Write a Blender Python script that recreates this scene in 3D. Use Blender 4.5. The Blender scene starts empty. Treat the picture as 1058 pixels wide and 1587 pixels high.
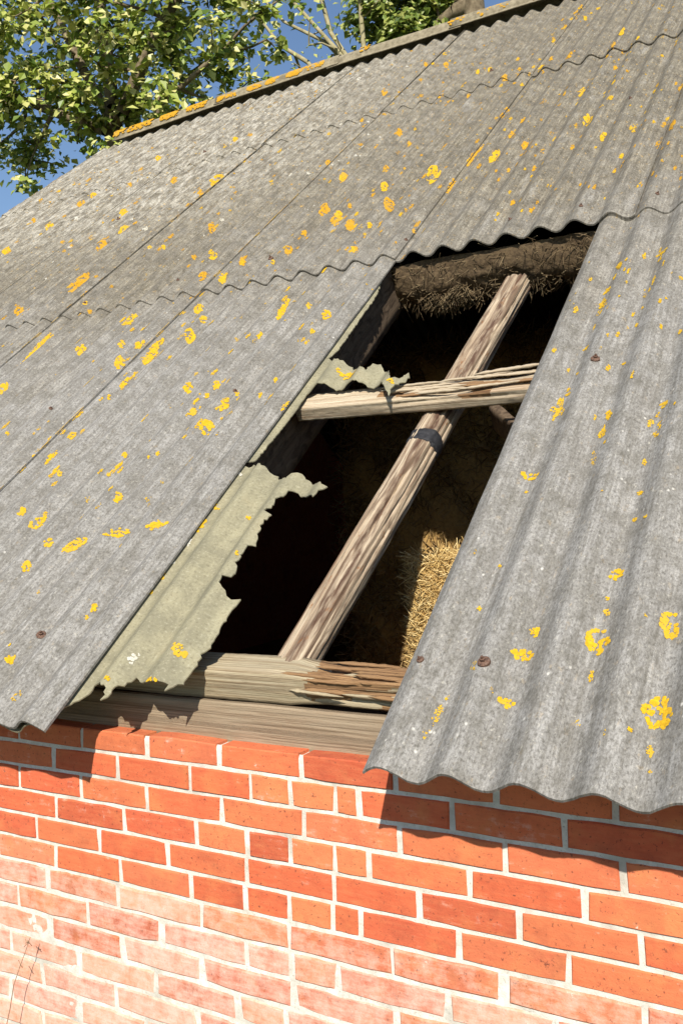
import bpy, bmesh, math, random
import numpy as np
from mathutils import Vector, Matrix, noise
from mathutils.geometry import delaunay_2d_cdt
random.seed(7)
rng = np.random.default_rng(7)
R = math.radians
scene = bpy.context.scene
C = scene.collection

# ---------------------------------------------------------------- camera, sky, sun, exposure
EYE = 1.65                                   # eye height above the ground (m)
cam_d = bpy.data.cameras.new('camera')
cam = bpy.data.objects.new('camera', cam_d); C.objects.link(cam)
cam_d.sensor_fit = 'VERTICAL'; cam_d.sensor_height = 36.0; cam_d.sensor_width = 24.0
cam_d.lens = 36.0 * 1430.0 / 1587.0
cam_d.clip_start = 0.05; cam_d.clip_end = 2000
rx = Vector((0.8672222, 0.4963542, -0.0394736))
rd = Vector((-0.0273943, -0.0315947, -0.9991253))
rf = Vector((-0.4971672, 0.8675450, -0.0138023))
cam.matrix_world = Matrix(((rx.x, -rd.x, -rf.x, 0), (rx.y, -rd.y, -rf.y, -1.746), (rx.z, -rd.z, -rf.z, EYE), (0, 0, 0, 1)))
scene.camera = cam

SUN_EL, SUN_AZ = 39.0, -22.0                 # light travels towards azimuth SUN_AZ (from +Y, towards +X)
sdir = Vector((math.sin(R(SUN_AZ)) * math.cos(R(SUN_EL)), math.cos(R(SUN_AZ)) * math.cos(R(SUN_EL)), -math.sin(R(SUN_EL))))
sun_d = bpy.data.lights.new('sun', 'SUN'); sun_d.energy = 5.0; sun_d.angle = R(0.53); sun_d.color = (1.0, 0.94, 0.84)
sun = bpy.data.objects.new('sun', sun_d); C.objects.link(sun)
sun.rotation_euler = sdir.to_track_quat('-Z', 'Y').to_euler(); sun.location = (6, -15, 14)
world = bpy.data.worlds.new('World'); scene.world = world; world.use_nodes = True
wn = world.node_tree.nodes; wn.clear()
sky = wn.new('ShaderNodeTexSky'); sky.sky_type = 'NISHITA'; sky.sun_disc = False
sky.sun_elevation = R(SUN_EL); sky.sun_rotation = math.atan2(-sdir.x, -sdir.y)
sky.air_density = 1.0; sky.dust_density = 0.4; sky.ozone_density = 3.0
bg = wn.new('ShaderNodeBackground'); bg.inputs['Strength'].default_value = 0.095
wo = wn.new('ShaderNodeOutputWorld')
world.node_tree.links.new(sky.outputs[0], bg.inputs[0]); world.node_tree.links.new(bg.outputs[0], wo.inputs[0])
vs = scene.view_settings
vs.view_transform = 'Standard'; vs.look = 'None'; vs.gamma = 1.0; vs.use_curve_mapping = False; vs.exposure = 0.5

# ---------------------------------------------------------------- roof frame: u along the wall, v up the slope, w out of it
TH = R(37.5)
SD = Vector((0, math.cos(TH), math.sin(TH))); NW = Vector((0, -math.sin(TH), math.cos(TH)))
RO = Vector((0, -0.2, -0.514 + EYE))
def rp(u, v, w=0.0):
    return Vector((u, RO.y + v * SD.y + w * NW.y, RO.z + v * SD.z + w * NW.z))
PITCH, AMP, PH0 = 0.1345, 0.0175, -1.549     # a trough sits at PH0
def corr(u):
    return -AMP * np.cos(2 * np.pi * (np.asarray(u, float) - PH0) / PITCH)
def vridge(u):
    return 6.915 if u > -3.7 else 6.915 + (u + 3.7) * 0.14

# ---------------------------------------------------------------- helpers
def link(o, parent=None):
    C.objects.link(o)
    if parent is not None:
        o.parent = parent
        w = Vector((0, 0, 0)); p = parent
        while p is not None:
            w += p.location; p = p.parent
        o.location = o.location - w
    return o
def mesh_obj(name, verts, faces, mats, parent=None, smooth=True, uvs=None, midx=None):
    me = bpy.data.meshes.new(name)
    me.from_pydata([tuple(map(float, v)) for v in verts], [], [tuple(map(int, f)) for f in faces])
    if not isinstance(mats, (list, tuple)): mats = [mats]
    for m in mats: me.materials.append(m)
    if smooth is True: me.polygons.foreach_set('use_smooth', [True] * len(me.polygons))
    elif smooth is not False: me.polygons.foreach_set('use_smooth', list(smooth))
    if midx is not None: me.polygons.foreach_set('material_index', list(midx))
    if uvs is not None:
        L = me.uv_layers.new(name='UVMap'); uvs = np.asarray(uvs, float)
        idx = np.empty(len(me.loops), int); me.loops.foreach_get('vertex_index', idx)
        L.data.foreach_set('uv', uvs[idx].ravel())
    me.update()
    o = bpy.data.objects.new(name, me)
    return link(o, parent)
def empty(name, loc, label, cat, group=None):
    o = bpy.data.objects.new(name, None); o.location = loc; o.empty_display_size = 0.2
    C.objects.link(o); return tag(o, label, cat, group)
def tag(o, label=None, cat=None, group=None, kind=None):
    if label: o['label'] = label
    if cat: o['category'] = cat
    if group: o['group'] = group
    if kind: o['kind'] = kind
    return o
def nz(p, s, seed=0.0):
    return noise.noise(Vector((p[0] * s + seed, p[1] * s - seed * .7, p[2] * s + seed * 1.3)))

class NT:
    """small node-tree writer"""
    def __init__(self, name):
        self.m = bpy.data.materials.new(name); self.m.use_nodes = True
        self.t = self.m.node_tree; self.t.nodes.clear()
        self.out = self.n('ShaderNodeOutputMaterial')
        self.b = self.n('ShaderNodeBsdfPrincipled'); self.l(self.b.outputs[0], self.out.inputs[0])
        self.b.inputs['Specular IOR Level'].default_value = 0.25
    def n(self, t): return self.t.nodes.new(t)
    def l(self, a, b): self.t.links.new(a, b)
    def coord(self, kind='Object', scale=(1, 1, 1)):
        c = self.n('ShaderNodeTexCoord'); mp = self.n('ShaderNodeMapping'); mp.inputs['Scale'].default_value = scale
        self.l(c.outputs[kind], mp.inputs[0]); return mp.outputs[0]
    def noise(self, co, s, d=4, r=0.55, dist=0.0):
        x = self.n('ShaderNodeTexNoise'); self.l(co, x.inputs['Vector'])
        x.inputs['Scale'].default_value = s; x.inputs['Detail'].default_value = d; x.inputs['Roughness'].default_value = r
        x.inputs['Distortion'].default_value = dist
        return x.outputs[0]
    def ramp(self, f, stops, interp='LINEAR'):
        x = self.n('ShaderNodeValToRGB'); self.l(f, x.inputs[0]); e = x.color_ramp.elements; x.color_ramp.interpolation = interp
        while len(e) < len(stops): e.new(0.5)
        for k, (p, c) in enumerate(stops):
            e[k].position = p; e[k].color = (c, c, c, 1) if not hasattr(c, '__len__') else (*c, 1)
        return x.outputs[0]
    def mix(self, f, a, b, mode='MIX'):
        x = self.n('ShaderNodeMix'); x.data_type = 'RGBA'; x.blend_type = mode; x.clamp_result = False
        for s, v in ((x.inputs[0], f), (x.inputs[6], a), (x.inputs[7], b)):
            if hasattr(v, 'links'): self.l(v, s)
            elif hasattr(v, '__len__'): s.default_value = (*v, 1)
            else: s.default_value = v
        return x.outputs[2]
    def math(self, op, a, b=0.0):
        x = self.n('ShaderNodeMath'); x.operation = op
        for s, v in ((x.inputs[0], a), (x.inputs[1], b)):
            if hasattr(v, 'links'): self.l(v, s)
            else: s.default_value = v
        return x.outputs[0]
    def bump(self, h, strength=0.3, dist=0.004, prev=None):
        x = self.n('ShaderNodeBump'); x.inputs['Strength'].default_value = strength; x.inputs['Distance'].default_value = dist
        self.l(h, x.inputs['Height'])
        if prev is not None: self.l(prev, x.inputs['Normal'])
        self.l(x.outputs[0], self.b.inputs['Normal']); return x.outputs[0]
    def done(self, col, rough=0.85):
        if hasattr(col, 'links'): self.l(col, self.b.inputs['Base Color'])
        else: self.b.inputs['Base Color'].default_value = (*col, 1)
        if hasattr(rough, 'links'): self.l(rough, self.b.inputs['Roughness'])
        else: self.b.inputs['Roughness'].default_value = rough
        return self.m

# ---------------------------------------------------------------- materials
def mat_sheet():
    t = NT('weathered_fibre_cement')
    uv = t.coord('UV'); st = t.coord('UV', (9, 0.55, 1)); fine = t.coord('UV', (1, .45, 1))
    big = t.noise(uv, 1.3, 3); streak = t.noise(st, 5, 5, .65); streak2 = t.noise(t.coord('UV', (30, 1.1, 1)), 4, 3, .6)
    spk = t.noise(fine, 260, 2, .7); spk2 = t.noise(t.coord('UV', (1, .6, 1)), 95, 4, .75); blot = t.noise(uv, 12, 6, .7)
    sx = t.n('ShaderNodeSeparateXYZ'); t.l(uv, sx.inputs[0])
    vv = t.math('MULTIPLY_ADD', sx.outputs[1], 0.38); t.t.nodes[-1].inputs[2].default_value = -0.62
    vw = t.math('ADD', vv, t.math('MULTIPLY', t.math('SUBTRACT', big, .5), 1.2))
    upm = t.ramp(vw, [(0.0, 0.0), (0.6, 1.0)])
    base = t.mix(upm, (0.190, 0.187, 0.187), (0.130, 0.114, 0.083))
    base = t.mix(t.ramp(streak, [(.36, 0), (.62, 1)]), base, t.mix(upm, (.262, .258, .256), (.205, .18, .132)))
    base = t.mix(t.ramp(streak2, [(.48, 0), (.64, .75)]), base, t.mix(upm, (.125, .119, .110), (.068, .058, .042)))
    base = t.mix(t.ramp(streak2, [(.34, .7), (.46, 0)]), base, t.mix(upm, (.315, .312, .312), (.29, .265, .21)))
    base = t.mix(t.ramp(blot, [(.40, .7), (.55, 0)]), base, t.mix(upm, (.125, .119, .108), (.065, .056, .042)))
    base = t.mix(t.ramp(blot, [(.58, 0), (.75, .35)]), base, (.34, .325, .29))
    # pale lichen bloom towards the top left
    su = t.math('MULTIPLY_ADD', sx.outputs[0], -0.42); t.t.nodes[-1].inputs[2].default_value = -0.75
    wl = t.math('MULTIPLY', t.ramp(t.math('ADD', su, t.math('MULTIPLY', t.math('SUBTRACT', blot, .5), .8)), [(.1, 0), (.9, 1)]), t.ramp(vv, [(.55, 0), (1.0, 1)]))
    wl = t.math('MULTIPLY', wl, t.ramp(t.noise(t.coord('UV', (8, 1.5, 1)), 4.5, 9, .82), [(.45, .0), (.60, .85)]))
    base = t.mix(wl, base, (.55, .53, .475))
    base = t.mix(t.ramp(spk2, [(.36, .5), (.45, 0)]), base, (.095, .087, .075))
    base = t.mix(t.ramp(spk2, [(.585, 0), (.67, .7)]), base, (.40, .385, .345))
    vc = t.n('ShaderNodeTexVoronoi'); t.l(t.coord('UV', (1, .7, 1)), vc.inputs['Vector']); vc.inputs['Scale'].default_value = 34
    dots = t.math('MULTIPLY', t.ramp(vc.outputs['Distance'], [(.05, .9), (.13, 0)]), t.ramp(t.noise(uv, 3.1, 3), [(.50, 0), (.60, .9)]))
    base = t.mix(dots, base, (.62, .61, .58))
    stain = t.noise(t.coord('UV', (7, 1.5, 1)), 2.4, 6, .68)
    base = t.mix(t.ramp(stain, [(.56, 0), (.68, .55)]), base, (.115, .108, .10))
    base = t.mix(t.ramp(stain, [(.32, .5), (.44, 0)]), base, (.31, .305, .295))
    # faint ochre bloom between the big lichens
    oc = t.math('MULTIPLY', t.ramp(t.noise(t.coord('UV', (1.6, .7, 1)), 38, 5, .72), [(.595, 0), (.67, .85)]), t.ramp(vv, [(-.1, .2), (.7, 1)]))
    base = t.mix(oc, base, (.50, .30, .05))
    base = t.mix(t.math('MULTIPLY', t.ramp(spk, [(.3, 0), (.7, 1)]), .32), base, t.mix(.6, base, (.5, .48, .45)))
    base = t.mix(t.math('MULTIPLY', t.ramp(spk, [(.3, 1), (.55, 0)]), .38), base, (.10, .095, .085))
    gr = t.noise(t.coord('UV', (1, .5, 1)), 170, 5, .8)
    base = t.mix(t.ramp(gr, [(.38, .75), (.49, 0)]), base, t.mix(upm, (.085, .08, .072), (.05, .044, .033)))
    gp = t.noise(t.coord('UV', (1, .30, 1)), 48, 6, .8)
    base = t.mix(t.math('MULTIPLY', t.ramp(gp, [(.36, 1), (.50, 0)]), t.ramp(t.noise(uv, 2.3, 4, .6), [(.35, .35), (.6, .75)])), base, t.mix(upm, (.10, .094, .083), (.055, .047, .034)))
    base = t.mix(1.0, base, (1.03, 1.01, .955), 'MULTIPLY')
    n1 = t.bump(spk2, .4, .003); t.bump(gr, .4, .002, n1)
    return t.done(base, .9)
def mat_grp():
    t = NT('yellowed_fibreglass')
    uv = t.coord('UV'); b = t.noise(t.coord('UV', (8, .7, 1)), 5, 5, .65); f = t.noise(uv, 130, 3, .7); bl = t.noise(uv, 9, 5, .65)
    base = t.mix(t.ramp(b, [(.3, 0), (.7, 1)]), (.255, .232, .150), (.36, .33, .215))
    base = t.mix(t.ramp(bl, [(.40, .7), (.57, 0)]), base, (.20, .185, .125))
    base = t.mix(t.ramp(bl, [(.58, 0), (.72, .5)]), base, (.33, .28, .17))
    base = t.mix(t.ramp(f, [(.34, .6), (.46, 0)]), base, (.16, .14, .09))
    base = t.mix(t.ramp(f, [(.56, 0), (.68, .5)]), base, (.46, .43, .32))
    t.bump(f, .4, .002)
    t.done(base, .7)
    tr = t.n('ShaderNodeBsdfTranslucent'); t.l(base, tr.inputs[0])
    ms = t.n('ShaderNodeMixShader'); ms.inputs[0].default_value = .16
    t.l(t.b.outputs[0], ms.inputs[1]); t.l(tr.outputs[0], ms.inputs[2]); t.l(ms.outputs[0], t.out.inputs[0])
    return t.m
def mat_lichen(name, a, b, c):
    t = NT(name); co = t.coord()
    f = t.noise(co, 120, 4, .7); g = t.noise(co, 22, 3)
    base = t.mix(t.ramp(f, [(.3, 0), (.7, 1)]), a, b)
    base = t.mix(t.ramp(g, [(.48, 0), (.64, .8)]), base, c)
    t.bump(f, .6, .003); return t.done(base, .95)
def mat_wood(name, dark, mid, lite, scale, crack=.5, rot=(.14, .055, .025), rotamt=.6, seam=None):
    t = NT(name); co = t.coord('UV', scale)
    a = t.noise(co, 3, 6, .65, .6); b = t.noise(t.coord('UV', (scale[0] * .35, scale[1] * 2.5, 1)), 3, 5, .6, 1.0); f = t.noise(co, 14, 4, .7)
    pa = t.noise(t.coord('UV', (scale[0] * 1.3, scale[1] * 1.3, 1)), .9, 5, .62, .4)
    base = t.mix(t.ramp(a, [(.28, 0), (.62, 1)]), mid, lite)
    base = t.mix(t.ramp(b, [(.38, .75), (.52, 0)]), base, dark)
    base = t.mix(t.math('MULTIPLY', t.ramp(pa, [(.50, 0), (.64, 1)]), rotamt), base, rot)
    if seam is not None:                       # one long rotted seam running up the pole
        uv = t.coord('UV'); sx = t.n('ShaderNodeSeparateXYZ'); t.l(uv, sx.inputs[0])
        wob = t.math('MULTIPLY', t.math('SUBTRACT', t.noise(t.coord('UV', (.01, 1, 1)), 4.5, 3), .5), .10)
        dd = t.math('ABSOLUTE', t.math('SUBTRACT', t.math('ADD', sx.outputs[0], wob), seam))
        sm = t.math('MULTIPLY', t.ramp(dd, [(.004, 1), (.024, 0)]), t.ramp(t.noise(t.coord('UV', (20, 2.2, 1)), 2.0, 5, .7), [(.40, 0), (.54, .95)]))
        base = t.mix(sm, base, (.075, .038, .024))
        base = t.mix(t.ramp(t.noise(t.coord('UV', (18, 9, 1)), 1.6, 4, .65), [(.60, 0), (.68, .8)]), base, (.20, .085, .03))
    ck = t.ramp(f, [(.30, crack), (.40, 0)])
    base = t.mix(ck, base, tuple(x * .3 for x in dark))
    n1 = t.bump(a, .5, .006); t.bump(f, .6, .003, n1)
    return t.done(base, .85)
def mat_brick():
    t = NT('fired_brick'); co = t.coord()
    oi = t.n('ShaderNodeObjectInfo')
    off = t.n('ShaderNodeVectorMath'); off.operation = 'ADD'; t.l(co, off.inputs[0])
    rv = t.n('ShaderNodeCombineXYZ'); t.l(t.math('MULTIPLY', oi.outputs['Random'], 37.0), rv.inputs[0]); t.l(t.math('MULTIPLY', oi.outputs['Random'], 11.0), rv.inputs[1])
    t.l(rv.outputs[0], off.inputs[1]); c2 = off.outputs[0]
    mpx = t.n('ShaderNodeMapping'); mpx.inputs['Scale'].default_value = (.22, 1, 1.6); t.l(c2, mpx.inputs[0])
    drag = t.noise(mpx.outputs[0], 70, 5, .65); f = t.noise(c2, 230, 3, .7); m = t.noise(c2, 26, 5, .7); g = t.noise(c2, 9, 4, .6)
    base = t.mix(t.ramp(drag, [(.3, 0), (.7, 1)]), oi.outputs['Color'], t.mix(.22, oi.outputs['Color'], (.75, .30, .13)))
    base = t.mix(t.ramp(m, [(.34, .30), (.50, 0)]), base, t.mix(.55, oi.outputs['Color'], (.16, .045, .03)))
    base = t.mix(t.ramp(g, [(.52, 0), (.70, .35)]), base, (.62, .26, .09))
    base = t.mix(t.ramp(t.noise(c2, 5.5, 5, .7), [(.34, .35), (.47, 0)]), base, t.mix(.6, oi.outputs['Color'], (.10, .035, .028)))
    base = t.mix(t.ramp(t.noise(c2, 120, 3, .7), [(.30, .8), (.39, 0)]), base, (.10, .035, .025))
    # lime bloom, more of it on the lower courses (object alpha holds how washed the brick is)
    wa = oi.outputs['Alpha']
    fw = t.math('ADD', t.math('MULTIPLY', wa, .48), t.math('MULTIPLY', t.math('SUBTRACT', t.math('ADD', t.math('MULTIPLY', m, .65), t.math('MULTIPLY', drag, .35)), .5), 1.5))
    wash = t.math('MULTIPLY', t.ramp(fw, [(.18, 0), (.62, .86)]), t.ramp(f, [(.25, .55), (.5, 1)]))
    base = t.mix(wash, base, (.68, .47, .385))
    fl = t.math('MULTIPLY', t.ramp(t.math('ADD', m, t.math('MULTIPLY', f, .25)), [(.80, 0), (.85, .8)]), t.ramp(g, [(.45, 0), (.6, 1)]))
    base = t.mix(fl, base, (.68, .60, .50))
    base = t.mix(t.ramp(f, [(.26, .6), (.36, 0)]), base, (.14, .05, .035))
    n1 = t.bump(m, .35, .004); t.bump(f, .45, .0018, n1)
    return t.done(base, .9)
def mat_mortar():
    t = NT('lime_mortar'); co = t.coord()
    f = t.noise(co, 190, 4, .75); m = t.noise(co, 30, 5, .7); g = t.noise(co, 6, 4)
    base = t.mix(t.ramp(m, [(.35, 0), (.65, 1)]), (.51, .48, .41), (.67, .645, .58))
    base = t.mix(t.ramp(f, [(.30, .8), (.43, 0)]), base, (.27, .235, .185))
    base = t.mix(t.ramp(g, [(.34, .55), (.46, 0)]), base, (.34, .315, .26))
    n1 = t.bump(m, .5, .004); t.bump(f, .6, .002, n1)
    return t.done(base, .95)
def mat_straw(name, a, b, c):
    t = NT(name); gi = t.n('ShaderNodeNewGeometry')
    base = t.ramp(gi.outputs['Random Per Island'], [(0, a), (.5, b), (1, c)])
    return t.done(base, .7)
def mat_rust():
    t = NT('rusty_steel'); co = t.coord(); f = t.noise(co, 160, 4, .7)
    t.bump(f, .5, .002)
    return t.done(t.ramp(f, [(.3, (.04, .03, .028)), (.55, (.13, .07, .045)), (.8, (.20, .17, .15))]), .75)
def mat_plain(name, a, b, s, rough=.9):
    t = NT(name); f = t.noise(t.coord(), s, 5, .65); t.bump(f, .5, .01)
    return t.done(t.mix(t.ramp(f, [(.35, 0), (.65, 1)]), a, b), rough)
def mat_leaf(name, stops):
    t = NT(name); gi = t.n('ShaderNodeNewGeometry')
    col = t.ramp(gi.outputs['Random Per Island'], stops)
    t.done(col, .42); t.b.inputs['Specular IOR Level'].default_value = .5
    tr = t.n('ShaderNodeBsdfTranslucent'); t.l(t.mix(.5, col, (.30, .34, .03)), tr.inputs[0])
    ms = t.n('ShaderNodeMixShader'); ms.inputs[0].default_value = .33
    t.l(t.b.outputs[0], ms.inputs[1]); t.l(tr.outputs[0], ms.inputs[2]); t.l(ms.outputs[0], t.out.inputs[0])
    return t.m
M_SHEET = mat_sheet(); M_GRP = mat_grp()
M_LIY = mat_lichen('yellow_lichen', (.42, .235, .010), (.64, .40, .015), (.48, .31, .035))
M_LIO = mat_lichen('orange_lichen', (.36, .18, .012), (.56, .30, .014), (.42, .25, .04))
M_LIW = mat_lichen('white_lichen', (.40, .38, .32), (.58, .56, .49), (.46, .43, .34))
M_BRICK = mat_brick(); M_MORTAR = mat_mortar(); M_RUST = mat_rust()
M_POLE = mat_wood('peeled_pole_wood', (.085, .045, .026), (.25, .17, .105), (.47, .385, .275), (34, .55, 1), .9, (.10, .05, .028), .95, .068)
M_LATH = mat_wood('split_weathered_wood', (.17, .10, .055), (.36, .28, .18), (.56, .48, .35), (1.5, 55, 1), .9, (.26, .13, .06), .55)
M_PLATE = mat_wood('rotten_softwood', (.12, .072, .034), (.28, .22, .13), (.46, .395, .27), (1.2, 40, 1), .8, (.22, .11, .05), .25)
M_ROT = mat_wood('brown_rot', (.055, .024, .013), (.17, .082, .036), (.38, .235, .115), (2.0, 70, 1), .9, (.06, .025, .012), .6)
M_FASCIA = mat_wood('grey_brown_board', (.11, .078, .048), (.21, .157, .10), (.31, .245, .168), (1.4, 30, 1), .3, (.22, .13, .07), .3)
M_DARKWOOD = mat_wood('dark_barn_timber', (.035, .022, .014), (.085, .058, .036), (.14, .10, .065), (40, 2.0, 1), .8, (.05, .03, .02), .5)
M_BAND = mat_plain('black_band', (.014, .014, .016), (.035, .035, .038), 60, .6)
M_THATCH = mat_plain('old_thatch_mass', (.06, .04, .022), (.13, .09, .048), 70)
M_THSTRAW = mat_straw('old_thatch_straw', (.07, .045, .022), (.15, .105, .055), (.24, .18, .10))
M_HAY = mat_plain('hay_mass', (.30, .18, .06), (.46, .30, .11), 60)
M_SHADEHAY = mat_straw('darkened_shade_hay', (.16, .095, .035), (.28, .18, .075), (.40, .28, .13))  # hay colour darkened to deepen the shade on the rear heap
M_HAYSTRAW = mat_straw('hay_straw', (.34, .20, .06), (.60, .42, .16), (.78, .62, .32))
M_RIDGE = mat_plain('weathered_ridge', (.15, .125, .08), (.29, .25, .17), 22)
M_BARK = mat_plain('tree_bark', (.10, .075, .045), (.22, .175, .11), 9)
M_BARKL = mat_plain('pale_bark', (.22, .19, .10), (.36, .32, .19), 9)
M_LEAF = mat_leaf('broad_leaves', [(0, (.05, .095, .014)), (.25, (.17, .25, .035)), (.6, (.40, .45, .085)), (1, (.70, .64, .28))])
M_LEAF2 = mat_leaf('dark_leaves', [(0, (.045, .085, .014)), (.5, (.20, .27, .045)), (1, (.46, .47, .14))])
M_GRASS = mat_plain('grass_ground', (.03, .042, .013), (.06, .07, .025), 3)
M_WEED = mat_plain('dry_stem', (.26, .16, .10), (.38, .25, .16), 60)

# ---------------------------------------------------------------- measured places (metres; wall x, or roof u,v)
PERP={
 0: [-2.052, -1.817, -1.59, -1.365, -1.134, -0.897, -0.669, -0.433] ,
 1: [-1.924, -1.694, -1.456, -1.277, -1.166, -1.048, -0.988, -0.767, -0.533] ,
 2: [-2.058, -1.825, -1.597, -1.364, -1.132, -0.892, -0.656, -0.423] ,
 3: [-1.922, -1.677, -1.445, -1.293, -1.17, -1.055, -0.969, -0.734, -0.499] ,
 4: [-2.001, -1.768, -1.538, -1.298, -1.06, -0.852, -0.632, -0.395] ,
 5: [-1.93, -1.698, -1.47, -1.304, -1.181, -1.067, -0.995, -0.765, -0.534] ,
 6: [-1.967, -1.709, -1.439, -1.185, -0.92, -0.661, -0.394] ,
 7: [-2.085, -1.822, -1.565, -1.308, -1.181, -1.059, -0.793] ,
 8: [-1.961, -1.7, -1.442, -1.182, -0.915] ,
 9: [-2.122, -1.859, -1.594, -1.339, -1.201] ,
 10: [-2.0, -1.734, -1.459] ,
 11: [-2.131, -1.863] ,
 12: [-2.005] ,
}
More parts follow.
